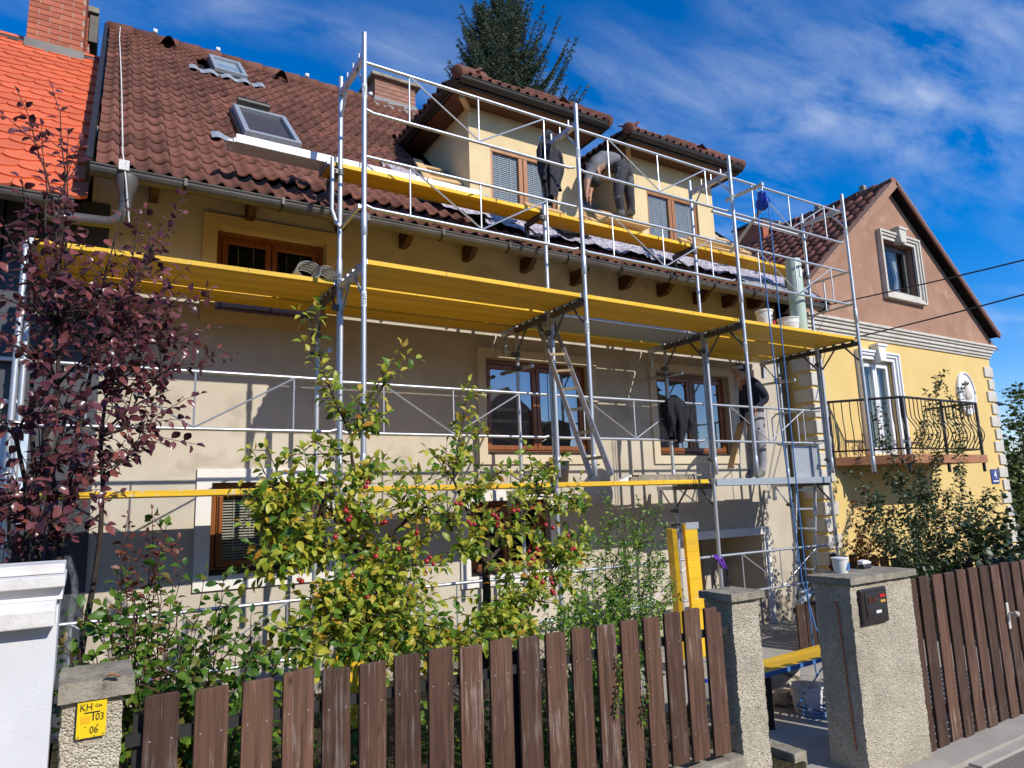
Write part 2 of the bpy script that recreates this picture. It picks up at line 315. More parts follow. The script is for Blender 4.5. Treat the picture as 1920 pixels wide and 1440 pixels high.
K['soil'] = pm('garden_soil', (.075,.055,.035), (.04,.045,.018), 8, 7, r=1, bump=1, bsc=25, bdist=.04, spec=.1)
K['ground'] = pm('rough_ground', (.09,.10,.045), (.12,.10,.06), .6, 7, r=1, spec=.1)
K['black'] = pm('black_metal', (.022,.021,.021), (.03,.028,.027), 9, 4, r=.45, spec=.5)
K['black_plastic'] = pm('black_plastic', (.025,.025,.027), (.035,.035,.037), 9, 4, r=.4, spec=.5)
K['trim_cream'] = pm('cream_trim', (.64,.55,.40), (.58,.49,.35), 3, 6, r=.9, bump=.4, bsc=90, bdist=.006, spec=.2)
K['flash'] = pm('grey_flashing', (.22,.215,.21), (.16,.155,.15), 6, 5, r=.6)
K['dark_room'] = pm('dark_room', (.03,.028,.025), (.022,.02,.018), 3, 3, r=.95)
K['blind'] = pm('cream_blind_slat', (.62,.58,.50), (.55,.51,.43), 5, 3, r=.5)
K['blind_grey'] = pm('grey_blind_slat', (.50,.51,.52), (.44,.45,.46), 5, 3, r=.45)
K['curtain'] = pm('white_curtain', (.72,.75,.74), (.62,.66,.66), 9, 4, r=.9)
K['glass'] = glassm('window_glass', (.86,.88,.87), 1.55)
K['glass_mirror'] = glassm('bright_window_glass', (.72,.74,.74), 2.9)
K['rope'] = pm('blue_rope', (.035,.13,.34), (.07,.22,.48), 90, 3, r=.7)
K['pulley'] = pm('blue_pulley', (.015,.06,.42), (.02,.08,.5), 9, 3, r=.4)
K['orange_line'] = pm('orange_strip', (.5,.16,.08), (.4,.12,.06), 12, 3, r=.6)
# ================================================================ ground
tag(MB().box(-600,600,-600,900,-1.2,-.52).build('ground', K['ground']), kind='structure')
tag(MB().box(-60,80,-9,3.16,-.6,-.47).build('street', K['asphalt']), kind='structure')
YF = 3.2
def surf(name, fn, nu, nv, mat, **k):
    return tag(MB().grid(fn, nu, nv).build(name, mat, smooth=True, **k), kind='structure')
def hsh(x, y): return math.sin(x*12.9898+y*78.233)*.5+math.sin(x*3.7-y*5.1)*.5
tag(MB().box(-.1,4.5,3.42,7.6,-.5,-.28).build('garden_bed', K['soil']), kind='structure')
tag(MB().box(4.5,10.3,3.0,7.6,-.5,-.43).build('path', K['path']), kind='structure')
tag(MB().box(10.3,40,3.35,7.05,-.5,-.32).build('garden_lawn', K['soil']), kind='structure')
tag(MB().box(-12,-.12,3.3,7.6,-.5,-.3).build('garden_ground', K['soil']), kind='structure')
tag(MB().box(4.42,4.56,3.45,7.3,-.5,-.22).build('kerb', K['concrete'], bevel=.01), kind='structure')
tag(MB().box(5.85,40,2.9,3.34,-.5,-.452).build('gate_kerb', K['path'], bevel=.01), kind='structure')
tag(MB().box(3.9,4.9,2.95,3.6,-.5,-.40).build('threshold', K['path'], bevel=.01), kind='structure')

# ================================================================ brown house
YW = 7.5
KW = YW/7.6
def kw(q): return tuple([v*KW for v in q[:2]]+[1.65+(v-1.65)*KW for v in q[2:]])
house = thing('brown_house', 'beige rendered house under scaffolding with brown tiled roof and two dormers', 'house', (5.0, YW, -.5))
def wall_holes(mb, x0, x1, z0, z1, holes, Y, depth=.25, jag=None):
    xs = sorted({x0, x1, *[h[0] for h in holes], *[h[1] for h in holes]}); zs = sorted({z0, z1, *[h[2] for h in holes], *[h[3] for h in holes]})
    for a, b in zip(xs, xs[1:]):
        for c, d in zip(zs, zs[1:]):
            if any(h[0] <= a and b <= h[1] and h[2] <= c and d <= h[3] for h in holes): continue
            mb.quad((a,Y,c), (b,Y,c), (b,Y,d), (a,Y,d))
    for a, b, c, d in holes:
        q = Y+depth
        mb.quad((a,Y,c), (a,q,c), (b,q,c), (b,Y,c)); mb.quad((a,Y,d), (b,Y,d), (b,q,d), (a,q,d))
        mb.quad((a,Y,c), (a,Y,d), (a,q,d), (a,q,c)); mb.quad((b,Y,c), (b,q,c), (b,q,d), (b,Y,d))
    return mb
def slats(mb, x0, x1, z0, z1, Y, pitch=.028, tilt=.55, w=.025):
    z = z0+pitch/2
    while z < z1:
        dy, dz = w/2*math.cos(tilt), w/2*math.sin(tilt)
        mb.quad((x0,Y-dy,z-dz), (x1,Y-dy,z-dz), (x1,Y+dy,z+dz), (x0,Y+dy,z+dz)); z += pitch
    for x in (x0+.12, x1-.12): mb.box(x-.003, x+.003, Y-.014, Y-.011, z0, z1)
    return mb
def window(parent, x0, x1, z0, z1, Y, wm, tm=None, tw=.13, sill=True, leaves=2, blind=None, bl=(0,1), glass='glass', rec=.10, fw=.065, proud=.03, curtain=None, label=None, open_tilt=0):
    """opening x0..x1, z0..z1 in a wall at Y"""
    yf = Y+rec; mb = MB(); F = fw
    mb.box(x0,x1,yf,yf+.07,z0,z0+F); mb.box(x0,x1,yf,yf+.07,z1-F,z1); mb.box(x0,x0+F,yf,yf+.07,z0+F,z1-F); mb.box(x1-F,x1,yf,yf+.07,z0+F,z1-F)
    wn_ = mb.build('window', K[wm], parent, bevel=.006)
    n = leaves; W = (x1-x0-2*F)/n
    for i in range(n):
        a, b = x0+F+W*i+.004, x0+F+W*(i+1)-.004; c, d = z0+F+.004, z1-F-.004; g = .06; y2 = yf-.014
        s = MB(); s.box(a,b,y2,y2+.06,c,c+g); s.box(a,b,y2,y2+.06,d-g,d); s.box(a,a+g,y2,y2+.06,c+g,d-g); s.box(b-g,b,y2,y2+.06,c+g,d-g)
        s.build('sash', K[wm], wn_, bevel=.006)
        MB().box(a+g,b-g,y2+.025,y2+.033,c+g,d-g).build('pane', K[glass], wn_)
        if blind:
            zb = c+g+(d-c-2*g)*bl[0]; zt = c+g+(d-c-2*g)*bl[1]
            slats(MB(), a+g-.005, b-g+.005, zb, zt, y2+.085).build('blind', K[blind], wn_)
        if curtain:
            a2, b2 = a+g-.03, b-g+.03
            MB().grid(lambda u, v: (a2+(b2-a2)*u, y2+.15+.025*math.sin(u*38), c+(d-c)*v), 40, 1).build('curtain', K[curtain], wn_, smooth=True)
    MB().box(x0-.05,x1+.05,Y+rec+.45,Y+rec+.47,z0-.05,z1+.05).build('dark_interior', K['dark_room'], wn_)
    if tm:
        t = MB(); p = proud
        t.box(x0-tw,x1+tw,Y-p,Y+.01,z1,z1+tw); t.box(x0-tw,x0,Y-p,Y+.01,z0,z1); t.box(x1,x1+tw,Y-p,Y+.01,z0,z1); t.box(x0-tw,x1+tw,Y-p,Y+.01,z0-tw,z0)
        t.build('surround', K[tm], wn_)
    if sill: MB().prism([(x0+.005,Y-.02,z0+.002),(x0+.005,Y-.02,z0+.02),(x0+.005,Y+rec+.01,z0+.05),(x0+.005,Y+rec+.01,z0+.002)], (x1-x0-.01,0,0)).build('sill', K['gutter_dark' if wm == 'window_wood' else wm], wn_)
    if label: wn_['label'] = label
    return wn_
W1 = (1.06,2.24,3.71,4.64); W2 = (4.33,6.03,2.20,3.47); W3 = (7.30,8.92,2.20,3.50); W4 = (1.10,2.28,.98,1.90); W5 = (4.05,5.25,.72,1.62)
W1, W2, W3, W4, W5 = [kw(q) for q in (W1,W2,W3,W4,W5)]
DOOR = (7.60,9.30,-.43,.94)
wm_ = wall_holes(MB(), -.1, 10.08, -.5, 5.45, [W1, W2, W3, W4, W5, DOOR], YW, .24)
wm_.quad((-.1,15.5,-.5), (-.1,YW,-.5), (-.1,YW,5.45), (-.1,11.55,9.0), (-.1,15.5,5.45)); wm_.quad((10.2,YW,-.5), (10.2,15.5,-.5), (10.2,15.5,5.45), (10.2,11.55,9.0), (10.2,YW,5.45))
wm_.quad((10.2,15.5,-.5), (-.1,15.5,-.5), (-.1,15.5,5.45), (10.2,15.5,5.45))
wm_.build('wall', K['plaster'], house)
window(house, *W1, YW, 'window_wood', 'trim_yellow', .14, blind='blind_grey', bl=(.35,1), sill=False)
window(house, *W2, YW, 'window_wood', 'trim_cream', .12, blind='blind', bl=(0,.55), glass='glass_mirror', curtain='curtain')
window(house, *W3, YW, 'window_wood', 'trim_cream', .12, glass='glass_mirror', curtain='curtain')
window(house, *W4, YW, 'window_wood', 'trim_white', .14, blind='blind', label='low window with cream blinds and white surround')
window(house, *W5, YW, 'window_wood', 'trim_white', .13)
# entrance recess: lintel, back wall with a dark doorway, side trim
MB().box(7.45,9.43,YW-.05,YW+.05,.94,1.06).build('lintel', K['trim_white'], house)
e = wall_holes(MB(), 7.3, 9.6, -.45, 1.2, [(8.05,8.75,-.43,.86)], YW+.75, .1)
e.quad((7.60,YW+.24,-.43), (7.60,YW+.24,.94), (7.60,YW+.75,.94), (7.60,YW+.75,-.43)); e.quad((9.30,YW+.75,-.43), (9.30,YW+.75,.94), (9.30,YW+.24,.94), (9.30,YW+.24,-.43)); e.quad((7.6,YW+.24,.94), (9.30,YW+.24,.94), (9.30,YW+.75,.94), (7.6,YW+.75,.94))
ent = e.build('entrance_recess', K['plaster'], house)
MB().box(8.05,8.75,YW+.84,YW+.88,-.43,.86).build('door', K['eave_wood'], ent)
MB().box(8.15,8.65,YW+.815,YW+.835,.62,.80).build('door_panel', pm('dark_red_panel',(.22,.02,.03),(.16,.015,.02),6), ent)
MB().box(9.32,9.46,YW-.03,YW+.01,-.43,.939).build('door_trim', K['trim_white'], house)
# plinth seam lines and small damaged patches keep the render uneven
MB().box(-.1,10.2,YW-.008,YW+.01,-.5,-.05).build('plinth', pm('grey_plinth',(.40,.35,.27),(.33,.285,.22),4,6,r=.92,bump=.4,bsc=50), house)

# ---------------------------------------------------------------- main roof
RA = math.radians(42.5); RC, RS = math.cos(RA), math.sin(RA); RN = V((0,-RS,RC)); E0 = V((0,6.60,4.64))
def rpt(x, s, h=0): return V((x, E0.y+s*RC, E0.z+s*RS)) + RN*h
def rp(px, py, h=0):
    p = atplane(px, py, E0+RN*h, RN); q = p-RN*h; return V((p.x, (q-E0).dot(V((0,RC,RS))), h))   # x, s
SL = 6.72
rd = MB(); rd.quad(rpt(-.1,-.02,-.05), rpt(10.2,-.02,-.05), rpt(10.2,SL,-.05), rpt(-.1,SL,-.05))
rg = rpt(0,SL); bk = V((0, rg.y*2-6.6, 4.64))
rd.quad((-.1,rg.y,rg.z-.05), (10.2,rg.y,rg.z-.05), (10.2,bk.y,bk.z), (-.1,bk.y,bk.z))
rd.quad(rpt(-.1,-.02,-.05), rpt(-.1,.0,-.12), rpt(10.2,.0,-.12), rpt(10.2,-.02,-.05))
rd.quad(rpt(-.1,0,-.12), rpt(-.1,1.6,-.12), rpt(10.2,1.6,-.12), rpt(10.2,0,-.12))
roof = rd.build('roof', K['deck'], house)
def tile_geo(wd, ln, rolls=2, hr=.036, pan=.5, th=.02, ns=6, flat=.012):
    us = []
    for k in range(rolls):
        for i in range(ns*1+1):
            f = i/ns
            if k and i == 0: continue
            us.append(k+f)
    pts = []
    for u in us:
        f = u-math.floor(u) if u < rolls else 1.0
        h = 0.0
        if f > pan and f < 1: h = hr*math.sin(math.pi*(f-pan)/(1-pan))
        elif f <= pan: h = -flat*math.sin(math.pi*f/pan)
        pts.append((u/rolls*wd, h))
    vs = []; n = len(pts)
    for (x, h) in pts: vs.append((x, 0, h+.045))            # front top
    for (x, h) in pts: vs.append((x, ln, h+.012))           # back top
    for (x, h) in pts: vs.append((x, 0, h+.045-th))         # front under
    fs = [(i, i+1, n+i+1, n+i) for i in range(n-1)] + [(2*n+i, 2*n+i+1, i+1, i) for i in range(n-1)]
    return vs, fs
def samp(rolls, pan, ns): return None
def mesh_of(name, vs, fs, mat, smooth=True):
    me = bpy.data.meshes.new(name); me.from_pydata(vs, [], fs); me.materials.append(mat)
    me.polygons.foreach_set('use_smooth', [smooth]*len(fs)); me.update(); return me
def tiles(parent, name, spots, geo, mat, nmax=300, key=None):
    """spots: list of 4x4 matrices; the nmax that show largest become parts, the rest one mesh"""
    vs, fs = geo; me = mesh_of(name, vs, fs, mat)
    spots = sorted(spots, key=key or (lambda M: (M.translation-V(CAM)).length))
    for M in spots[:nmax]: inst(name, me, M, parent)
    rest = spots[nmax:]
    if rest:
        A = np.array([(*v, 1) for v in vs]); VS = np.concatenate([(np.array(M) @ A.T).T[:, :3] for M in rest])
        F = np.array(fs); FS = np.concatenate([F+i*len(vs) for i in range(len(rest))])
        m2 = npmesh(name+'_field', VS, FS, mat, True); o = bpy.data.objects.new(name+'_field', m2); link(o, parent); o['kind'] = 'stuff'
GA, TW = .325, .30
RT = Matrix(((1,0,0),(0,RC,-RS),(0,RS,RC)))
def rmat(x, s, h=0, yaw=0, tilt=0):
    M = (RT @ Matrix.Rotation(yaw, 3, 'Z') @ Matrix.Rotation(tilt, 3, 'X')).to_4x4(); M.translation = rpt(x, s, h); return M
D1 = (4.21, 6.05); D2 = (7.13, 9.0); DZ = 7.0; DY = 7.66
sk1 = [rp(*q, .12) for q in ((432,196),(538,232),(562,275),(460,255))]; sk2 = [rp(*q, .1) for q in ((388,104),(447,121),(465,144),(406,134))]
def rect(q): return (sum(sorted(p.x for p in q)[:2])/2, sum(sorted(p.x for p in q)[2:])/2, sum(sorted(p.y for p in q)[:2])/2, sum(sorted(p.y for p in q)[2:])/2)
SK1, SK2 = rect(sk1), rect(sk2)
spots = []; rr = random.Random(3)
for r in range(21):
    for c in range(34):
        x = -.08+c*TW; s = r*GA-.03; xc = x+.15; sc = s+GA/2
        if x+TW > 10.22: continue
        if any(a-.05 < xc < b+.05 and c0-.03 < sc < d+.03 for a, b, c0, d in (SK1, SK2)): continue
        for (a, b) in (D1, D2):
            if a-.28 < xc < b+.28 and 1.15 < sc < 4.25: break
        else:
            if xc > 3.35 and .62 < sc < 1.5: continue
            if xc > 3.9 and r == 1 and rr.random() < .86: continue
            if 3.25 < xc < 4.3 and .62 < sc < 2.6-(4.3-xc)*.55: continue
            if 6.1 < xc < 7.3 and 1.0 < sc < 3.2: continue
            if xc > 9.1 and .62 < sc < 2.9: continue
            yaw = rr.uniform(-.006,.006); ds = rr.uniform(-.006,.006); h = rr.uniform(0,.004); tl = 0
            if r == 1 and xc > 1.25: ds += (.15 if xc < 3.6 else -.02)+.03*math.sin(xc*9)+rr.uniform(-.02,.02); h += rr.uniform(0,.012)
            if r == 0 and xc > 1.25: ds -= .02; h += rr.uniform(0,.01); yaw += rr.uniform(-.02,.02)
            if r == 1 and 1.9 < xc < 3.3 and rr.random() < .3: continue
            spots.append(rmat(x+rr.uniform(-.003,.003), s+ds, h, yaw, tl))
tiles(roof, 'roof_tile', spots, tile_geo(TW, GA+.09, 2, .034, .56, .022, 7), K['tile_brown'], 300)
# ridge caps
rc_v, rc_f = [], []
cap = MB(); cap.path([(0,0,0),(.36,0,.012)], [.115,.125], 14, True); cm = mesh_of('ridge_cap', cap.v, cap.f, K['tile_brown'])
x = -.12
while x < 10.1:
    M = Matrix.Translation((x, rg.y, rg.z+.0)) ; inst('ridge_cap', cm, M, roof); x += .33
clip = mesh_of('clip', *(lambda b: (b.v, b.f))(MB().box(-.03,.03,-.05,.05,0,.06)), K['white'])
for px in (0.55, 1.5, 3.0, 4.2): inst('ridge_clip', clip, Matrix.Translation((px, rg.y-.05, rg.z+.11)), roof)
# tile vents near the ridge
for px, py in ((315,85),(524,148)):
    q = rp(px, py, .05); b = MB()
    b.grid(lambda u, v: rpt(q.x+(u-.5)*.26*(1-.3*v), q.y-.12+.30*v, .05+.17*math.sin(math.pi*u)*(1-v)), 10, 5)
    b.build('roof_vent', K['gutter_dark'], roof, smooth=True)
# verge board and soffit
MB().beam(rpt(-.13,-.1,-.03), rpt(-.13,SL,-.03), .05, .22, RN).build('verge_board', K['gutter_dark'], roof)
MB().beam(rpt(10.23,-.1,-.03), rpt(10.23,SL,-.03), .05, .22, RN).build('verge_board', K['gutter_dark'], roof)
# gutter: half round, with lip, straps and outlet
GY, GZ, GR = 6.535, 4.575, .078
def gut(mb, x0, x1, cy=GY, cz=GZ, r=GR, n=9):
    ang = [math.pi+math.pi*i/n for i in range(n+1)]
    for R_, flip in ((r, 0), (r-.006, 1)):
        for a, b in zip(ang, ang[1:]):
            p = [(x0, cy+R_*math.cos(a), cz+R_*math.sin(a)), (x1, cy+R_*math.cos(a), cz+R_*math.sin(a)), (x1, cy+R_*math.cos(b), cz+R_*math.sin(b)), (x0, cy+R_*math.cos(b), cz+R_*math.sin(b))]
            mb.quad(*(p if not flip else p[::-1]))
    mb.tube((x0, cy-r, cz+.004), (x1, cy-r, cz+.004), .011, 8)
    for x in (x0, x1):
        mb.quad(*[(x, cy+r*math.cos(a), cz+r*math.sin(a)) for a in ang])
    return mb
gutter = gut(MB(), -.12, 10.18).build('gutter', K['gutter'], house, smooth='auto')
x = .62
while x < 10.1:
    b = MB(); b.path([(x, GY+(GR+.006)*math.cos(a), GZ+(GR+.006)*math.sin(a)) for a in [math.pi+math.pi*i/8 for i in range(9)]]+[(x, GY+.12, GZ+.06)], .008, 5)
    b.box(x-.014, x+.014, GY-GR-.016, GY-GR+.01, GZ-.05, GZ+.02); b.build('gutter_strap', K['gutter_dark'], gutter); x += .86
b = MB(); b.lathe((.16,GY,GZ-.28), [(.052,0),(.052,.06),(.075,.12),(.098,.22),(.098,.24)], 16)
dp = aty(130, 386, 6.62)
pth = [V((.16,GY,GZ-.26)), V((.16,GY,GZ-.33))]
for i in range(1, 7):
    a = i/6*math.pi/2; pth.append(V((.16-.13*(1-math.cos(a)), GY+.05*(1-math.cos(a)), GZ-.33-.13*math.sin(a))))
pth.append(V((-.4, GY+.06, GZ-.475))); b.path(pth, .05, 14)
b.build('downpipe', K['gutter'], gutter, smooth='auto')
# joist ends under the eaves
for px, py in ((291,372),(476,409),(650,430),(772,463),(893,488),(1003,510),(1098,535),(1190,543),(1262,556),(1330,570),(1385,577),(1432,580)):
    p = aty(px, py, 7.2)
    if p.x > 10: continue
    MB().prism([(p.x-.04,7.5,p.z+.07), (p.x-.04,7.32,p.z+.07), (p.x-.04,7.14,p.z+.22), (p.x-.04,7.14,p.z+.26), (p.x-.04,7.5,p.z+.26)], (.08,0,0)).build('joist_end', K['joist'], house)
# pale lightning conductor running down the roof
b = MB(); cpts = [rpt(*(rp(px,py,.09).xy), .09) for px, py in ((226,47),(224,70),(226,110),(228,160),(229,210),(230,260),(230,285))]+[V((.13,GY-.09,GZ+.05)), V((.15,GY-.10,GZ-.1)), V((.2,GY-.06,GZ-.5))]
b.path(cpts, .006, 6); b.box(.09,.17,GY-.11,GY-.075,GZ-.02,GZ+.07); b.build('conductor_cable', K['white_dirty'], house)
# skylights
def skylight(R_, h, lab, blind):
    a, b, c, d = R_; s = MB(); w_ = .06
    for (x0,x1,s0,s1) in ((a,b,c,c+w_),(a,b,d-w_*1.4,d),(a,a+w_,c+w_,d-w_),(b-w_,b,c+w_,d-w_)):
        s.obox((rpt((x0+x1)/2,(s0+s1)/2,h/2)), V(((x1-x0)/2,0,0)), V((0,RC,RS))*(s1-s0)/2, RN*(h/2+.02))
    o = s.build('skylight', K['galv_dull'], roof, bevel=.006); o['label'] = lab
    MB().obox(rpt((a+b)/2,(c+d)/2,h*.75), V(((b-a)/2-w_,0,0)), V((0,RC,RS))*((d-c)/2-w_), RN*.006).build('pane', blind, o)
    MB().obox(rpt((a+b)/2,(c+d)/2,h*.35), V(((b-a)/2+.03,0,0)), V((0,RC,RS))*((d-c)/2+.03), RN*h*.30).build('skylight_box', K['gutter_dark'], o)
    MB().grid(lambda u, v: rpt(a-.35+(b-a+.6)*u, c-.02-.16*v, .075-.02*v+.02*math.sin(u*28)), 40, 2).build('flashing', K['galv_dull'], o, smooth=True)
    return o
o1 = skylight(SK1, .16, 'larger roof window with dark roller screen', pm('dark_screen',(.055,.05,.055),(.045,.04,.045),8,3,r=.6))
a, b, c, d = SK1
q = MB(); q.path([rpt(a+.05,d+.02,.22), rpt(a+(b-a)*.68,d+.02,.22)], .055, 10); q.build('roller_box', K['gutter_dark'], o1, smooth='auto')
skylight(SK2, .12, 'small roof window with pale glass near the ridge', pm('skylight_glass',(.30,.36,.40),(.24,.30,.34),3,3,r=.08,spec=.8))
# chimney on the main roof
def chimney(parent, name, x0, x1, y0, y1, z0, z1, bl, bh, brickm, capm, cap_o=.06, cap_h=.09, z_b=None, flash=None, mort=.012):
    core = MB().box(x0+.006,x1-.006,y0+.006,y1-.006,z0,z1).build(name, K['mortar'], parent)
    bm = {}
    def bmesh(sx, sy):
        k = (round(sx,3), round(sy,3))
        if k not in bm: bb = MB().box(-sx/2,sx/2,-sy/2,sy/2,0,bh-mort); bm[k] = mesh_of('brick', bb.v, bb.f, K[brickm], False)
        return bm[k]
    z = z_b if z_b is not None else z0; row = 0
    while z < z1-bh*.5:
        off = bl*.5 if row % 2 else 0
        x = x0-off
        while x < x1-.02:
            a, b_ = max(x, x0), min(x+bl-mort, x1)
            if b_-a > .03: inst('brick', bmesh(b_-a, .05), Matrix.Translation(((a+b_)/2, y0+.025-.004, z)), core)
            x += bl
        for xs, sx in ((x0, 1), (x1, -1)):
            y = y0+.055-off
            while y < y1-.02:
                a, b_ = max(y, y0+.055), min(y+bl-mort, y1)
                if b_-a > .03: inst('brick', bmesh(.05, b_-a), Matrix.Translation((xs+sx*(.025-.004), (a+b_)/2, z)), core)
                y += bl
        z += bh; row += 1
    MB().box(x0-cap_o,x1+cap_o,y0-cap_o,y1+cap_o,z1,z1+cap_h).build('chimney_cap', K[capm], core, bevel=.012)
    if flash: MB().box(x0-.02,x1+.02,y0-.02,y1+.02,flash[0],flash[1]).build('chimney_flashing', K['flash' if name == 'chimney' else 'gutter'], core)
    return core
q0 = rp(703, 198); p0 = rpt(q0.x, q0.y); q1 = rp(776, 222)
cy = p0.y; ct = aty(700, 143, cy).z; cx1 = aty(779, 200, cy).x
chimney(roof, 'chimney', p0.x, cx1, cy, cy+.6, p0.z-.5, ct, .21, .085, 'brick_brown', 'concrete', .09, .07, z_b=aty(703,182,cy).z, flash=(p0.z-.5, aty(703,180,cy).z))

# ---------------------------------------------------------------- dormers
def dormer(x0, x1, lab):
    zb = 5.45; zt = 7.02; wx0, wx1, wz0, wz1 = x0+.33, x1-.38, 5.45, 6.53
    d = wall_holes(MB(), x0, x1, zb, zt, [(wx0,wx1,wz0,wz1)], DY, .2)
    for x, s in ((x0, 1), (x1, -1)):
        p = [(x,DY,E0.z+(DY-E0.y)*RS/RC-.06), (x,DY,zt), (x, E0.y+(zt-E0.z)*RC/RS, zt)]
        d.quad(*(p if s > 0 else p[::-1]))
    dm = d.build('dormer', K['plaster_yellow'], house); dm['label'] = lab
    # window under a deep lintel, built as parts of the dormer
    yf = DY+.035; f = MB()
    for (a,b,c,e) in ((wx0,wx1,wz1-.07,wz1),(wx0,wx0+.06,wz0,wz1-.07),(wx1-.06,wx1,wz0,wz1-.07),((wx0+wx1)/2-.075,(wx0+wx1)/2-.006,wz0,wz1-.07),((wx0+wx1)/2+.006,(wx0+wx1)/2+.075,wz0,wz1-.07)): f.box(a,b,yf,yf+.07,c,e)
    f.build('window_frame', K['window_wood_light'], dm, bevel=.006)
    for a, b in ((wx0+.06,(wx0+wx1)/2-.075),((wx0+wx1)/2+.075,wx1-.06)):
        slats(MB(), a, b, wz0, wz1-.07, yf+.045, .03, 1.2, .031).build('blind', K['blind_grey'], dm)
        MB().box(a,b,yf+.025,yf+.032,wz0,wz1-.07).build('pane', K['glass'], dm)
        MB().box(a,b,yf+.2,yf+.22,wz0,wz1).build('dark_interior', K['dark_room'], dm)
    # roof: soffit boards, fascia gutter on three sides, tiled slopes, hip caps
    ex0, ex1, ey = x0-.36, x1+.28, 7.24; zs = 7.02; ye = 9.35
    so_ = MB(); so_.box(ex0+.05,ex1-.05,ey+.05,DY-.002,zs-.01,zs+.03); so_.box(ex0+.05,x0-.002,DY,ye,zs-.01,zs+.03); so_.box(x1+.002,ex1-.05,DY,ye,zs-.01,zs+.03)
    so_.build('soffit', K['eave_wood'], dm)
    MB().beam((x0-.0,DY,zs-.04), (x0-.22,DY-.22,zs-.04), .07, .06).build('hip_beam', K['pine'], dm)
    g = MB(); gut(g, ex0, ex1, ey, zs+.085, .068)
    g.box(ex0,ex1,ey+.03,ey+.06,zs-.01,zs+.12)
    for xx, sg in ((ex0,-1),(ex1,1)):
        g.box(min(xx,xx-sg*.03),max(xx,xx-sg*.03),ey+.062,ye,zs-.012,zs+.122)
        prev = None
        ang = [math.pi+math.pi*i/8 for i in range(9)]
        for a, b in zip(ang, ang[1:]):
            A = [(xx+sg*0+.068*math.cos(t)*1, zs+.085+.068*math.sin(t)) for t in (a, b)]
            g.quad((A[0][0],ey,A[0][1]), (A[0][0],ye,A[0][1]), (A[1][0],ye,A[1][1]), (A[1][0],ey,A[1][1]))
    g.build('dormer_gutter', K['gutter_dark'], dm, smooth='auto')
    P = math.radians(37); hgt = .62; ins = hgt/math.tan(P); za = zs+.13; zc_ = za+hgt
    sh = MB(); A = [(ex0,ey,za),(ex1,ey,za),(ex1,ye,za),(ex0,ye,za)]; B = [(ex0+ins,ey+ins,zc_),(ex1-ins,ey+ins,zc_),(ex1-ins,ye+.7,zc_),(ex0+ins,ye+.7,zc_)]
    sh.quad(A[0],A[1],B[1],B[0]); sh.quad(A[1],A[2],B[2],B[1]); sh.quad(A[3],A[0],B[0],B[3]); sh.quad(*B); sh.build('dormer_roof', K['deck'], dm)
    geo = tile_geo(TW, .42, 2, .040, .56, .022, 6); me = mesh_of('roof_tile', *geo, K['tile_brown'])
    c_, s_ = math.cos(P), math.sin(P)
    for r in range(2):
        n = int((ex1-ex0-r*.5)/TW)
        for i in range(n):
            x = ex0+.02+r*.27+i*TW; s = r*.33-.05
            M = Matrix(((1,0,0),(0,c_,-s_),(0,s_,c_))).to_4x4(); M.translation = V((x+rr.uniform(-.004,.004), ey+s*c_-.0*s_, za+s*s_-.005)); inst('roof_tile', me, M, dm)
        for sg, xx in ((-1, ex0), (1, ex1)):
            for i in range(int((ye-ey-.1)/TW)):
                Mr = Matrix.Rotation(-sg*math.pi/-2, 3, 'Z') @ Matrix(((1,0,0),(0,c_,-s_),(0,s_,c_)))
                M = Mr.to_4x4(); y = ey+.3+i*TW
                M.translation = V((xx+(-sg)*s*c_, y+(TW if sg < 0 else 0), za+s*s_-.005)); inst('roof_tile', me, M, dm)
    for (p, q) in ((A[0], B[0]), (A[1], B[1])):
        p, q = V(p)+V((0,0,.02)), V(q)+V((0,0,.05))
        for i in range(3):
            u0, u1 = p.lerp(q, i/3-.02), p.lerp(q, (i+1)/3+.05); h = MB(); h.path([u0.lerp(u1,-.12),u0.lerp(u1,-.10), u0, u1], [.05,.078,.096,.085], 12); h.build('hip_cap', K['tile_brown'], dm, smooth='auto')
    return dm
dormer(*D1, 'dormer clad in yellow render beside the chimney')
dormer(*D2, 'dormer clad in yellow render with the bending worker at its side')
# dormer cheeks share the front's yellow render; grey membrane on the stripped roof strips
def sheet(x0, x1, s0, s1, nu, nv, amp, h0, seed, name='roof_membrane'):
    rg_ = random.Random(seed); ph = [rg_.uniform(0, 6) for _ in range(6)]
    def fn(u, v):
        x = x0+(x1-x0)*u; s = s0+(s1-s0)*v
        h = h0+amp*(math.sin(x*9+ph[0]+s*4)+.7*math.sin(x*21+ph[1]-s*9)+.6*math.sin(s*23+ph[2]+x*6)+.5*math.sin(x*43+s*31+ph[3]))
        return rpt(x+.02*math.sin(s*17+ph[4]), s+.035*math.sin(x*5.3+ph[5])*(1 if v in (0,1) else .3), max(h, .012))
    return MB().grid(fn, nu, nv).build(name, K['underlay'], roof, smooth=True)
sheet(3.35,4.5,.56,1.40,30,18,.018,.11,1); sheet(4.0,6.9,.33,1.42,66,24,.018,.085,2); sheet(6.75,10.1,.33,1.42,70,24,.018,.085,3)
sheet(3.15,4.22,1.25,2.3,26,22,.014,.05,4); sheet(6.06,7.12,1.2,3.1,26,36,.012,.045,5); sheet(9.02,10.15,1.25,2.8,26,30,.014,.05,6)
m1 = sheet(5.15,5.7,.52,.95,20,10,.012,.13,8); m1.data.materials[0] = K['deck']
# eave sheet metal at the right-hand end
MB().grid(lambda u, v: rpt(8.3+1.75*u, .02+.32*v, .10+.008*math.sin(u*40)), 60, 3).build('eave_flashing', K['galv_dull'], roof, smooth=True)
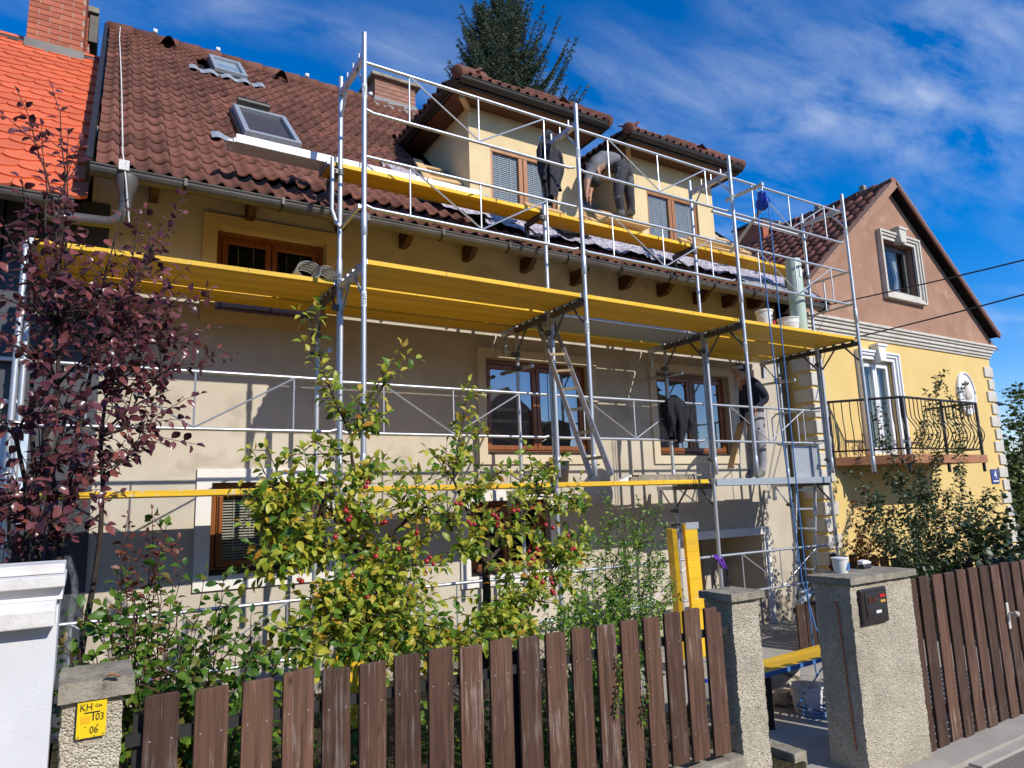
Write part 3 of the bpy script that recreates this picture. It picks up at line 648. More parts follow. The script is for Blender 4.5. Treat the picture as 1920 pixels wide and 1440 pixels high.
# ================================================================ left neighbour
lh = thing('left_neighbour_house', 'dark fronted neighbouring house with orange beavertail tiled roof', 'house', (-4, 7.6, -.5))
LE = aty(135, 374, 6.75); ly0, lz0 = LE.y, LE.z
lw = MB(); lw.box(-9,-.16,7.52,15,-.5,lz0+.6); lw.build('wall', pm('dark_grey_cladding',(.035,.038,.043),(.03,.032,.037),3,4,r=.5), lh)
for i in range(14): MB().box(-.34-i*.42,-.34-i*.42+.40,7.485,7.518,-.3,lz0+.3).build('cladding_panel', pm('grey_panel',(.055,.06,.07),(.045,.05,.06),3,4,r=.42,spec=.5) if i == 0 else bpy.data.materials['grey_panel'], lh)
MB().box(-1.5,-.45,7.44,7.48,1.4,2.35).build('light_panel', pm('pale_blue_panel',(.55,.66,.76),(.48,.6,.7),3,3,r=.25,spec=.6), lh)
MB().box(-1.9,-.55,7.44,7.48,-.2,.9).build('light_panel', bpy.data.materials['pale_blue_panel'], lh)
MB().tube((-1.25,7.45,-.3),(-1.25,7.45,4.2),.045,12).build('white_downpipe', K['white'], lh, smooth='auto')
for z in (2.42,2.62,3.0): MB().box(-1.4,-.5,7.40,7.445,z,z+.03).build('white_rail', K['white'], lh)
def lpt(x, s, h=0): return V((x, ly0+s*RC, lz0+s*RS))+RN*h
top = atplane(190, 121, V((0,ly0,lz0)), RN); LS = (top-V((top.x,ly0,lz0))).length
r_ = MB(); r_.quad(lpt(-8,0,-.02), lpt(-.16,0,-.02), lpt(-.16,LS,-.02), lpt(-8,LS,-.02)); tp = lpt(0,LS)
r_.quad(lpt(-8,LS,-.02), lpt(-.16,LS,-.02), V((-.16,tp.y+4,tp.z-3.4)), V((-8,tp.y+4,tp.z-3.4))); lroof = r_.build('roof', K['deck'], lh)
bw, gl = .27, .235
vs = []; n = 7
n = 9; front = [(-bw/2,.10)]+[(-bw/2*math.cos(math.pi*i/n), .10-.10*math.sin(math.pi*i/n)) for i in range(1, n)]+[(bw/2,.10)]
P_ = front+[(bw/2,.52),(-bw/2,.52)]
vs = [(x,y,.050-.07*y) for x, y in P_]+[(x,y,.022-.07*y) for x, y in front]; k = len(front)
fs = [tuple(range(len(P_)))]+[(len(P_)+i, len(P_)+i+1, i+1, i) for i in range(k-1)]
bt = mesh_of('beavertail_tile', vs, fs, K['tile_red'], False); sp = []
rows = int(LS/gl)
for r in range(rows+1):
    for c in range(12):
        x = -.26-c*(bw+.003)-(bw/2 if r % 2 else 0)
        sp.append(((x, r*gl-.04), c+r*.0))
sp.sort(key=lambda t: -t[0][0]-t[0][1]*.0)
cnt = 0
A = np.array([(*v, 1) for v in vs]); VS = []; FT = []
for (x, s), _ in sp:
    M = RT.to_4x4(); M.translation = lpt(x, s, rr.uniform(0,.003))
    if cnt < 300: inst('beavertail_tile', bt, M, lroof); cnt += 1
ridge = MB(); ridge.tube(lpt(-8,LS,.02), lpt(-.16,LS,.02), .055, 10); ridge.build('ridge_flashing', K['gutter_dark'], lroof, smooth='auto')
gut(MB(), -8, -.22, ly0-.02, lz0-.03, .075).build('gutter', K['gutter'], lh, smooth='auto')
b = MB(); q = aty(118, 430, 6.8); b.tube((q.x,6.75,lz0-.1),(q.x,7.0,lz0-.42),.045,12); b.tube((q.x,7.0,lz0-.42),(q.x,7.45,lz0-.6),.045,12); b.tube((q.x,7.45,lz0-.6),(q.x,7.45,2.0),.045,12); b.build('downpipe', K['gutter'], lh, smooth='auto')
# tall brick chimney on its ridge
cq = lpt(0, LS-.25); cyy = cq.y
x0, x1 = aty(50, 60, cyy).x, aty(158, 60, cyy).x
chimney(lroof, 'brick_chimney', x0, x1, cyy, cyy+.75, cq.z-.3, cq.z+2.4, .26, .085, 'brick', 'concrete', .08, .12, z_b=aty(100,84,cyy).z, flash=(cq.z-.5, aty(100,84,cyy).z))
x2, x3 = aty(150, 60, cyy+1.2).x, aty(170, 60, cyy+1.2).x
chimney(lroof, 'brick_chimney', x2, x3, cyy+1.2, cyy+1.9, cq.z-1, aty(170,28,cyy+1.2).z, .26, .085, 'brick', 'concrete', .1, .1)
MB().box(x3-.02,x3+.10,cyy+1.15,cyy+1.9,aty(175,82,cyy+1.2).z,aty(175,30,cyy+1.2).z).build('chimney_cowl', K['gutter_dark'], lroof)

# ================================================================ yellow house
YY = 7.05; yh = thing('yellow_gable_house', 'yellow house with pinkish brown gable, cornice and balcony', 'house', (13.6, YY, -.5))
ap = aty(1665, 352, YY); ev = aty(1862, 640, YY); XL, XR = 10.36, 2*ap.x-10.36; zc0 = aty(1857, 653, YY).z
tanp = (ap.z-ev.z)/(ev.x-ap.x); ang = math.atan(tanp)
wz = zc0-.02
wq0, wq1 = aty(1653, 447, YY), aty(1724, 560, YY); GW = (wq0.x, wq1.x, wq1.z+.02, wq0.z)
dq0, dq1 = aty(1613, 672, YY), aty(1690, 840, YY); GD = (dq0.x, dq1.x, dq1.z-.12, dq0.z)
wq_ = aty(1728, 930, YY), aty(1760, 1010, YY); LWN = (13.3, 14.4, -.05, .75)
mb = wall_holes(MB(), XL, XR, -.5, wz, [GD], YY, .25)
mb.quad((XL,15,-.5),(XL,YY,-.5),(XL,YY,wz),(XL,15,wz)); mb.quad((XR,YY,-.5),(XR,15,-.5),(XR,15,wz),(XR,YY,wz))
mb.build('wall', K['house_yellow'], yh)
# gable with its window opening, cut as strips that follow the slope
def gz(x): return ap.z-abs(x-ap.x)*tanp-.03
g = MB(); a, b, c, d = GW
def strip(x0, x1, lo, hi=None):
    n = 6
    for i in range(n):
        u, v = x0+(x1-x0)*i/n, x0+(x1-x0)*(i+1)/n
        g.quad((u,YY+.02,lo),(v,YY+.02,lo),(v,YY+.02,gz(v) if hi is None else hi),(u,YY+.02,gz(u) if hi is None else hi))
zg = wz; XGL = ap.x-(ap.z-zg)/tanp; XGR = 2*ap.x-XGL
strip(XGL, min(a, ap.x), zg)
strip(a, b, zg, c)
if a < ap.x < b: strip(a, ap.x, d); strip(ap.x, b, d)
elif ap.x <= a: strip(ap.x, a, zg) ; strip(a, b, d)
strip(b, XGR, zg)
g.quad((a,YY+.02,c),(a,YY+.02,d),(a,YY+.25,d),(a,YY+.25,c)); g.quad((b,YY+.02,c),(b,YY+.25,c),(b,YY+.25,d),(b,YY+.02,d)); g.quad((a,YY+.02,d),(b,YY+.02,d),(b,YY+.25,d),(a,YY+.25,d)); g.quad((a,YY+.02,c),(a,YY+.25,c),(b,YY+.25,c),(b,YY+.02,c))
g.build('gable_wall', K['gable'], yh)
def fancy(x0, x1, z0, z1, Y, bottom=True):
    t = MB()
    for k, (o, w_, p) in enumerate(((.0,.07,.045),(.07,.05,.075),(.12,.04,.10))):
        t.box(x0-o-w_,x1+o+w_,Y-p,Y+.02,z1+o,z1+o+w_)
        zb = z0-(o+w_ if bottom else 0)
        t.box(x0-o-w_,x0-o,Y-p,Y+.02,zb,z1+o); t.box(x1+o,x1+o+w_,Y-p,Y+.02,zb,z1+o)
        if bottom: t.box(x0-o,x1+o,Y-p,Y+.02,z0-o-w_,z0-o)
    xm = (x0+x1)/2
    t.prism([(xm-.13,Y-.15,z1+.24),(xm+.13,Y-.15,z1+.24),(xm+.085,Y-.15,z1-.03),(xm-.085,Y-.15,z1-.03)], (0,.16,0)); t.box(xm-.16,xm+.16,Y-.17,Y,z1+.241,z1+.285)
    return t
wg = window(yh, a, b, c, d, YY+.02, 'black_metal' if False else 'dark_steel', None, leaves=1, sill=False, curtain=None, rec=.14, fw=.05)
fancy(a, b, c, d, YY+.02).build('surround', K['stone_trim'], wg)
MB().grid(lambda u, v: (a+.05+(b-a)*.42*u*(.35+.65*abs(v-.35)), YY+.32+.03*math.sin(u*22), c+(d-c)*v), 20, 12).build('curtain', K['curtain'], wg, smooth=True)
MB().grid(lambda u, v: (b-.05-(b-a)*.34*u*(.4+.6*abs(v-.4)), YY+.32+.03*math.sin(u*20), c+(d-c)*v), 20, 12).build('curtain', K['curtain'], wg, smooth=True)
wd = window(yh, GD[0], GD[1], GD[2], GD[3], YY, 'white', None, leaves=2, sill=False, curtain='curtain', rec=.06, fw=.06, label='white french door behind the balcony')
fancy(*GD, YY, False).build('surround', K['white'], wd)
# cornice
cn = MB()
for z0, z1, p in ((-.26,-.21,.03),(-.21,-.15,.06),(-.15,-.08,.09),(-.08,-.03,.12),(-.03,.02,.15)): cn.box(XL-p*.6,XR+p*.6,YY-p,YY+.019,zc0+z0+.0,zc0+z1)
cn.build('cornice', K['stone_trim'], yh, bevel=.008)
# quoins
z = -.42; k = 0
while z < zc0-.42:
    big = k % 2 == 0; wl_ = .34 if big else .22; ws = .22 if big else .34
    q = MB().box(XL-.03,XL+wl_,YY-.035,YY+.005,z,z+.22); q.box(XL-.03,XL+.003,YY+.006,YY+ws,z,z+.22); q.build('quoin', K['stone_trim'], yh, bevel=.01)
    MB().box(XR-wl_,XR+.03,YY-.035,YY+ws,z,z+.22).build('quoin', K['stone_trim'], yh, bevel=.01); z += .27; k += 1
# roof
rdx, rdz = math.cos(ang), math.sin(ang); yv = YY-.14
def ypt(Y, s, h=0, side=-1): return V((ap.x+side*(s*rdx)-(-side)*0, Y, ap.z+.04-s*rdz)) + V((side*rdz*h, 0, rdx*h))
YL = (ap.x-(XL-.30))/rdx; YB = 15.2
o = MB()
for sd in (-1, 1): o.quad(ypt(yv,0,0,sd), ypt(yv,YL,0,sd), ypt(YB,YL,0,sd), ypt(YB,0,0,sd))
yroof = o.build('roof', K['deck'], yh)
for sd in (-1, 1):
    v_ = MB(); v_.beam(ypt(yv-.015,0,.0,sd), ypt(yv-.015,YL,.0,sd), .035, .16 if sd < 0 else .085, (0,1,0) if False else ypt(0,0,1,sd)-ypt(0,0,0,sd))
    v_.build('verge_board', K['gable'] if sd < 0 else K['eave_wood'], yroof)
    n_ = int(YL/.34)
    for i in range(n_+1):
        s0 = i*.34; s1 = min(s0+.36, YL); MB().beam(ypt(yv+.05,s0,.06,sd), ypt(yv+.05,s1,.045,sd), .17, .035, ypt(0,0,1,sd)-ypt(0,0,0,sd)).build('verge_tile', K['gable'], yroof)
tg = tile_geo(.22, .40, 1, .045, .45, .025, 6); spz = []
for r in range(int(YL/.33)):
    for c in range(36):
        Y = yv+.14+c*.22; s = YL-.02-r*.33
        X = V((0,-1,0)); Yd = V((rdx,0,rdz)); Zd = V((-rdz,0,rdx))
        M = Matrix(((X.x,Yd.x,Zd.x,0),(X.y,Yd.y,Zd.y,0),(X.z,Yd.z,Zd.z,0),(0,0,0,1)))
        M.translation = ypt(Y+.22, s, rr.uniform(0,.008)); spz.append(M)
tiles(yroof, 'roof_tile', spz, tg, K['tile_old'], 300)
Y = yv
while Y < YB-.3:
    h = MB(); h.path([(ap.x,Y,ap.z+.05),(ap.x,Y+.40,ap.z+.035)], [.12,.10], 12); h.build('ridge_cap', K['tile_old'], yroof, smooth='auto'); Y += .37
for k in range(7): MB().box(ap.x-.05,ap.x+.05,yv+.6+k*1.05,yv+.72+k*1.05,ap.z+.1,ap.z+.26).build('ridge_knob', K['concrete'], yroof, bevel=.02)
cq = atplane(1440, 440, ypt(0,.8), V((-rdz,0,rdx)))
MB().box(cq.x-.3,cq.x+.3,cq.y-.1,cq.y+.7,cq.z-.6,cq.z+.25).build('chimney', K['brick'], yroof)
MB().box(cq.x-.36,cq.x+.36,cq.y-.16,cq.y+.76,cq.z+.25,cq.z+.31).build('chimney_cap', K['gutter_dark'], yroof)
gut(MB(), 0, .01).v
# medallion, number plate
md = aty(1812, 738, YY-.03)
def ell(rx, rz, y0, y1): return MB().prism([(md.x+rx*math.cos(2*math.pi*i/28), y0, md.z+rz*math.sin(2*math.pi*i/28)) for i in range(28)], (0,y1-y0,0))
dsk = ell(.36,.46,YY-.035,YY+.01).build('medallion', K['white'], yh)
rim = MB(); rim.path([(md.x+.335*math.cos(2*math.pi*i/28), YY-.04, md.z+.435*math.sin(2*math.pi*i/28)) for i in range(29)], .022, 6); rim.build('medallion_rim', K['white'], dsk, smooth=True)
fig = MB(); fig.sphere((md.x,YY-.05,md.z+.22),.06,8,6); fig.sphere((md.x,YY-.04,md.z+.0),.11,10,7,(1,.5,1.5)); fig.sphere((md.x-.13,YY-.035,md.z+.02),.05,8,6,(1,.5,2)); fig.sphere((md.x+.14,YY-.035,md.z-.02),.055,8,6,(1,.5,1.8)); fig.sphere((md.x,YY-.035,md.z-.22),.12,10,7,(1.2,.4,.8))
fig.build('relief_figure', K['stone_trim'], dsk, smooth=True)
npq = aty(1875, 893, YY-.02); npq.x -= .2
pl = MB().box(npq.x-.16,npq.x+.16,YY-.02,YY-.004,npq.z-.15,npq.z+.15).build('number_plate', pm('blue_enamel',(.012,.03,.22),(.012,.03,.2),5,2,r=.25,spec=.6), yh, bevel=.01); pl['label'] = 'blue enamel house number plate'
def text(body, size, p, rot, mat, parent, ext=.002, name='lettering', ax='CENTER', sx=1.0, bold=0):
    cu = bpy.data.curves.new(name, 'FONT'); cu.body = body; cu.size = size; cu.extrude = ext; cu.align_x = ax; cu.align_y = 'CENTER'; cu.offset = bold
    t = bpy.data.objects.new(name, cu); COL.objects.link(t); bpy.context.view_layer.update()
    dg = bpy.context.evaluated_depsgraph_get(); me = bpy.data.meshes.new_from_object(t.evaluated_get(dg)); bpy.data.objects.remove(t)
    me.materials.clear(); me.materials.append(mat)
    M = rot.to_4x4() @ Matrix.Diagonal((sx,1,1,1)); M.translation = V(p); return inst(name, me, M, parent)
FRONT = Matrix.Rotation(math.pi/2, 3, 'X')
text('4', .2, (npq.x, YY-.024, npq.z+.03), FRONT, K['white'], pl, bold=.006)
MB().box(npq.x-.12,npq.x+.12,YY-.024,YY-.021,npq.z-.11,npq.z-.085).build('plate_line', K['white'], pl)
# balcony
bfy = 6.15; bz = aty(1848, 853, bfy).z; tz = aty(1837, 757, bfy).z
B0 = V((10.72,YY,bz)); B1 = V((aty(1690,746,bfy).x, bfy, bz)); B2 = V((aty(1842,850,bfy).x, bfy, bz)); B3 = V((B2.x,YY,bz))
bal = MB().prism([B0+V((0,0,-.14)),B1+V((0,-.05,-.14)),B2+V((.05,-.05,-.14)),B3+V((.05,0,-.14))], (0,0,.14)).build('balcony_slab', pm('terracotta_slab',(.42,.19,.09),(.33,.14,.07),9,6,r=.8,bump=.3), yh)
rail = MB()
def wp(t): 
    L1, L2, L3 = (B1-B0).length, (B2-B1).length, (B3-B2).length
    if t < L1: return B0.lerp(B1, t/L1), (B1-B0).normalized()
    if t < L1+L2: return B1.lerp(B2, (t-L1)/L2), (B2-B1).normalized()
    return B2.lerp(B3, min(1,(t-L1-L2)/L3)), (B3-B2).normalized()
up = V((0,0,1))
rail.path([B0+up*(tz-bz), B1+up*(tz-bz), B2+up*(tz-bz), B3+up*(tz-bz)], .022, 8); rail.path([B0+up*.1, B1+up*.1, B2+up*.1, B3+up*.1], .014, 6)
br = rail.build('balcony_railing', K['black'], yh)
t = .1; TL = (B1-B0).length+(B2-B1).length+(B3-B2).length; L1 = (B1-B0).length; L2 = (B2-B1).length
while t < TL-.05:
    p, dr = wp(t); out = V((dr.y,-dr.x,0)); pts = []
    for i in range(11):
        v = i/10; z = .1+(tz-bz-.1)*v; bulge = .13*math.sin(math.pi*min(1,v/.62))**1.3 if v < .62 else 0
        pts.append(p+up*z+out*bulge)
    MB().path(pts, .009, 5, False).build('baluster', K['black'], br, smooth=True); t += .125
for t in (.02, L1*.55, L1, L1+L2*.5, L1+L2):
    p, dr = wp(t); MB().box(p.x-.02,p.x+.02,p.y-.02,p.y+.02,bz-.3,tz).build('railing_post', K['black'], br)
# ================================================================ scaffold
XA, XB, XC, XD, XZ = 2.0, 4.48, 7.0, 9.5, -.5
Y1, Y2, Y3 = 5.63, 6.33, 7.04; PR = .0242; GZ0 = -.28
sc = thing('scaffold', 'galvanised steel tube scaffold standing along the beige house front', 'scaffold', (4.5, Y2, GZ0))
def part(mb, name, mat='galv', parent=None, sm='auto', **k): return mb.build(name, K[mat], parent or sc, smooth=sm, **k)
def coupler(x, y, z): 
    b = MB(); b.lathe((x,y,z-.03), [(.037,0),(.037,.06)], 10); b.box(x-.075,x-.03,y-.03,y+.03,z-.022,z+.022); b.tube((x-.06,y-.055,z),(x-.06,y+.055,z),.008,6); part(b, 'coupler', 'dark_steel')
def post(x, y, z0, z1, sleeves=()):
    p = part(MB().tube((x,y,z0),(x,y,z1),PR,12), 'post')
    for z in sleeves: part(MB().lathe((x,y,z-.11), [(.0255,0),(.0295,.006),(.0295,.21),(.0255,.22)], 12), 'sleeve', 'galv', p)
    return p
ZL, ZM, ZT = 1.73, 3.73, 5.78
for i, x in enumerate((XA, XB, XC, XD)):
    post(x, Y1, 1.86, 6.02, (4.12, 1.95)); post(x, Y2-.058, 1.86, 3.78, (1.97,)); post(x, Y2, 3.78, 5.97, (3.9,))
    b = MB(); b.beam((x,Y1,ZT), (x,Y2,ZT), .045, .06)                       # head transom with gussets
    b.tube((x,Y1+.02,ZT-.26), (x,Y1+.2,ZT-.03), .013, 6); b.tube((x,Y2-.02,ZT-.26), (x,Y2-.2,ZT-.03), .013, 6)
    for y in (5.78, 5.95, 6.12): b.tube((x,y,ZT), (x,y,ZT+.12), .009, 6)
    part(b, 'transom')
    b = MB(); b.beam((x,Y1,ZM-.02), (x,Y2-.06,ZM-.02), .05, .06)
    for y in (5.72, 5.87, 6.02, 6.17): b.box(x-.032,x+.032,y-.02,y+.02,ZM+.005,ZM+.03)
    b.tube((x,Y1+.02,ZM-.28), (x,Y1+.22,ZM-.05), .013, 6); b.tube((x,Y2-.08,ZM-.3), (x,Y2-.3,ZM-.05), .013, 6); part(b, 'transom', 'dark_steel' if i else 'galv')
    for z in (ZM-.22, 2.06): coupler(x, Y2-.03, z)
    for z in (3.42, 5.42):
        lb = part(MB().lathe((x,Y1,z-.07), [(.0246,0),(.0248,.002),(.0248,.138),(.0246,.14)], 12), 'post_label', 'white')
        text('SARO', .042, (x-.004,Y1-.0252,z), Matrix.Rotation(math.pi/2,3,'Y')@FRONT, bpy.data.materials.get('label_green') or pm('label_green',(.03,.16,.09),(.03,.14,.08),5,2,r=.5), lb, ext=.0004)
for x in (XZ, XA, XB, XC, XD):
    post(x, Y2, GZ0, ZM+.05, (ZL+.12,)); post(x, Y3, GZ0, ZM+.05, (ZL+.12,))
    for y in (Y2, Y3): part(MB().box(x-.08,x+.08,y-.08,y+.08,GZ0-.006,GZ0+.012), 'base_plate', 'dark_steel', sm=False)
    for z in (ZL, ZM):
        b = MB(); b.beam((x,Y2,z-.02), (x,Y3,z-.02), .05, .06); b.tube((x,Y2+.02,z-.28), (x,Y2+.22,z-.05), .014, 6); b.tube((x,Y3-.02,z-.28), (x,Y3-.22,z-.05), .014, 6)
        for y in (6.45,6.6,6.75,6.9): b.box(x-.032,x+.032,y-.02,y+.02,z+.005,z+.03)
        part(b, 'transom', 'dark_steel')
        b = MB(); b.beam((x,Y3+.03,z-.02), (x,7.37,z-.02), .045, .05); b.tube((x,Y3+.02,z-.36), (x,7.3,z-.05), .013, 6); b.box(x-.02,x+.02,7.31,7.36,z-.26,z-.045); part(b, 'bracket', 'galv')
        coupler(x, Y3, z-.33)
def lattice(x0, x1, y, zt, zb):
    g = part(MB().tube((x0+.03,y,zt),(x1-.03,y,zt),.0165,10), 'guard_rail')
    part(MB().path([(x0+.03,y,zb+.02),(x0+.10,y,zb),(x1-.10,y,zb),(x1-.03,y,zb+.02)],.0165,10), 'lower_rail', 'galv', g)
    L = x1-x0; xs = [x0+L*.19, x0+L*.5, x0+L*.83]
    for x in xs: part(MB().tube((x,y,zt),(x,y,zb),.0085,6), 'strut', 'galv', g)
    part(MB().tube((xs[0],y-.012,zt-.01),(xs[1],y-.012,zb+.01),.0085,6), 'brace', 'galv', g); part(MB().tube((xs[2],y-.012,zt-.01),(xs[1],y-.012,zb+.01),.0085,6), 'brace', 'galv', g)
    return g
for a, b in ((XA,XB),(XB,XC),(XC,XD)):
    lattice(a, b, Y1+.045, 5.75, 5.25); lattice(a, b, Y1+.045, 4.80, 4.30)
for a, b in ((XZ,XA),(XA,XB),(XB,XC),(XC,XD)):
    lattice(a, b, Y2-.045 if a < XA else Y2+.04, 2.80, 2.31); lattice(a, b, Y2+.04, .82, .33)
# end guard on the right-hand side, plus rearward tubes
for z0, z1 in ((4.80,4.30),(2.85,2.35)):
    yy = (Y1, Y2) if z0 > 4 else (Y2, Y3)
    b = MB(); b.path([(XD,yy[0]+.03,z0),(XD,yy[1]+.12,z0),(XD,yy[1]+.2,z0-.06),(XD,yy[1]+.2,z1+.06),(XD,yy[1]+.12,z1),(XD,yy[0]+.03,z1)],.0165,10); b.tube((XD,yy[0]+.45,z0),(XD,yy[0]+.45,z1),.012,6); part(b, 'end_guard')
p = atz(1335, 396, 5.75); part(MB().tube((XD,Y2+.04,5.62), (p.x,p.y,5.75),.0242,10), 'tie_tube'); part(MB().tube((p.x+.6,p.y-.4,5.74),(p.x+.5,p.y+.6,4.9),.0242,10), 'tie_tube')
part(MB().path([(XA-.09,Y2-.03,5.05),(XA-.09,Y2-.03,4.5),(XA-.05,Y2-.05,4.36),(XA,Y2-.07,4.32),(XA,Y1+.12,4.34)],.02,10), 'end_guard')
# wall ties
for x, z in ((XB,3.22),(XC,3.30),(XD,3.36),(XZ+.02,3.3),(XA,3.2),(XB,1.25),(XC,1.2)):
    t_ = part(MB().tube((x+.05,6.78,z),(x+.05,YW+.01,z+.02),.0242,10), 'wall_tie'); coupler(x, Y3, z)
# brackets carrying the upper board
ZU = aty(1027, 399, 6.42).z
for x in (XA, XB, XC, XD):
    b = MB(); b.beam((x,Y2+.03,ZU-.075), (x,6.74,ZU-.075), .05, .05); b.box(x-.022,x+.022,6.69,6.735,ZU-.42,ZU-.1); b.tube((x,Y2+.03,ZU-.4),(x,6.68,ZU-.12),.013,6); part(b, 'bracket', 'dark_steel'); coupler(x, Y2, ZU-.13)
# boards: every one can be lifted off
def plank(x0, x1, y0, y1, zt, label, th=.045, mat='plank', name='scaffold_board', grp='yellow scaffold boards'):
    o = MB().box(x0,x1,y0,y1,zt-th,zt).build(name, K[mat], bevel=.004)
    if mat == 'plank':
        for a in (x0+.012, x1-.012): MB().box(a-.014,a+.014,y0-.002,y1+.002,zt-th-.002,zt+.002).build('end_band', K['galv_dull'], o)
        n = int((x1-x0)/.83)
        for i in range(1, n+1): MB().box(x0+(x1-x0)*i/(n+1)-.002,x0+(x1-x0)*i/(n+1)+.002,y0-.0012,y0+.004,zt-th+.001,zt-.001).build('board_joint', K['eave_wood'], o)
    return tag(o, label, 'board', grp)
ZMT, ZLT = ZM+.075, ZL+.075
bays = (('by the purple tree', XZ, XA), ('left of the ladder', XA, XB), ('right of the ladder', XB, XC), ('behind the blue ropes', XC, XD))
for n, a, b in bays:
    if a >= XA: plank(a+.018, b-.018, Y1+.03, Y2-.035, ZMT, 'outer yellow board of the middle scaffold lift '+n)
    if a == XB: plank(a+.03, b-.03, Y2+.045, Y3-.05, ZMT, 'grey metal deck of the middle lift under the yellow boards', mat='galv_dull', name='metal_deck', grp='metal scaffold decks')
    else: plank(a+.018, b-.018, Y2+.028, Y3-.02, ZMT, 'centre row yellow board of the middle scaffold lift '+n)
    plank(a+.018, b-.018, Y3+.028, 7.42, ZMT-.005, 'narrow yellow board nearest the wall, middle scaffold lift, '+n)
    if a < XC: plank(a+.03, b-.03, Y2+.03, Y3-.01, ZLT, 'yellow board of the low scaffold lift '+n, th=.05)
dk = MB().box(XC+.03,XD-.03,Y2-.03,Y3-.02,ZLT-.012,ZLT)
dk.box(XC+.03,XD-.03,Y2-.034,Y2-.028,ZLT-.085,ZLT+.004); dk.box(XC+.03,XD-.03,Y3-.022,Y3-.016,ZLT-.085,ZLT+.004)
tag(dk.build('metal_deck', K['galv_dull']), 'grey metal deck under the standing worker on the low lift', 'deck', 'metal scaffold decks')
xr = aty(1482, 508, 6.42).x
for n, a, b in (('left of the hanging jacket', XA-.12, XB-.01), ('below the bending worker', XB+.01, XC-.01), ('right of the pulley ropes', XC+.01, max(xr, XD-.05))):
    plank(a, b, 6.37, 6.68, ZU, 'uppermost yellow board in front of the dormers, '+n)
b0 = aty(436, 263, 6.5).x; b1 = aty(903, 362, 6.45).x
o = MB().box(b0,b1,6.44,6.66,ZU+.002,ZU+.05); o.box(b0+.02,b1-.02,6.43,6.455,ZU+.003,ZU+.09); o.box(b0-.05,b0+.12,6.46,6.6,ZU+.012,ZU+.035)
tag(o.build('white_profile_bundle', pm('white_film',(.82,.82,.80),(.74,.73,.70),9,5,r=.35,bump=.3,bsc=30), bevel=.006), 'long white film wrapped profiles lying on the uppermost yellow board', 'profiles')
# tied galvanised panel at the deck end
q0, q1 = aty(1484, 835, 6.44), aty(1541, 892, 6.44)
gp = MB().box(q0.x,q1.x,6.44,6.46,ZLT+.002,q0.z).build('galvanised_panel', K['galv_dull'], bevel=.004); tag(gp, 'upright galvanised metal panel at the end of the low metal deck', 'panel')
MB().box(q1.x-.2,q1.x-.17,6.425,6.438,ZLT+.002,q0.z).build('stiffener', K['galv'], gp)

# ================================================================ street side: fence, pillars, gate
from mathutils import noise as NZ
def rough_box(x0, x1, y0, y1, z0, z1, st=.02, amp=.006, fr=60):
    mb = MB(); cx, cy = (x0+x1)/2, (y0+y1)/2
    def dsp(p):
        n = NZ.noise_vector(p*fr)*amp + NZ.noise_vector(p*9)*amp*.8; return p+n
    nx, ny, nz = max(2,int((x1-x0)/st)), max(2,int((y1-y0)/st)), max(2,int((z1-z0)/st))
    mb.grid(lambda u, v: dsp(V((x0+(x1-x0)*u,y0,z0+(z1-z0)*v))), nx, nz); mb.grid(lambda u, v: dsp(V((x1-(x1-x0)*u,y1,z0+(z1-z0)*v))), nx, nz)
    mb.grid(lambda u, v: dsp(V((x0,y1-(y1-y0)*u,z0+(z1-z0)*v))), ny, nz); mb.grid(lambda u, v: dsp(V((x1,y0+(y1-y0)*u,z0+(z1-z0)*v))), ny, nz)
    mb.grid(lambda u, v: dsp(V((x0+(x1-x0)*u,y0+(y1-y0)*v,z1))), nx, ny)
    return mb
def slab(x0, x1, y0, y1, z0, z1, **k):
    mb = rough_box(x0, x1, y0, y1, z0, z1, **k); mb.quad((x0,y0,z0),(x0,y1,z0),(x1,y1,z0),(x1,y0,z0)); return mb
def xf(px, py): return aty(px, py, YF).x
def zf(px, py): return aty(px, py, YF).z
# gas sign pillar
gx0, gx1, gzt = xf(116,1330), xf(230,1315), zf(170,1312)
gpil = thing('gate_pillar', 'low pebble dash pillar with yellow gas sign beside the white wall', 'pillar', ((gx0+gx1)/2, YF+.12, -.47), 'pebble dash pillars')
rough_box(gx0, gx1, YF, YF+.26, -.47, gzt).build('shaft', K['pebble'], gpil, smooth=True)
slab(gx0-.015, gx1+.035, YF-.03, YF+.30, gzt+.004, gzt+.075, st=.015, amp=.004).build('cap_slab', K['concrete'], gpil, smooth=True)
sx0, sx1, sz0, sz1 = xf(144,1345), xf(199,1340), zf(172,1379), zf(172,1307); sw, sh_ = sx1-sx0, sz1-sz0
sg = MB().prism([((sx0+sx1)/2+a*(sw/2-.006*(abs(b)==1 and 0)), YF-.022, (sz0+sz1)/2+b*sh_/2) for a, b in ((-1,-.92),(-.92,-1),(.92,-1),(1,-.92),(1,.92),(.92,1),(-.92,1),(-1,.92))], (0,.01,0)).build('gas_sign', pm('yellow_sign',(.80,.58,.015),(.76,.53,.012),7,3,r=.4))
tag(sg, 'yellow gas marker plate with black lettering on the low pillar', 'sign')
blk = pm('sign_black',(.015,.014,.012),(.02,.02,.018),7,2,r=.5); yt = YF-.0225
def st(s, size, u, v, **k): text(s, size*sh_, (sx0+sw*u, yt-.001, sz0+sh_*v), FRONT, blk, sg, ext=.0006, **k)
st('KH', .26, .30, .78, sx=.85); st('Gas', .11, .72, .80); st('03', .26, .78, .50, sx=.8); st('06', .26, .60, .18, sx=.8); st(',', .2, .30, .34); st(',', .2, .72, .36); st(',', .2, .62, .08)
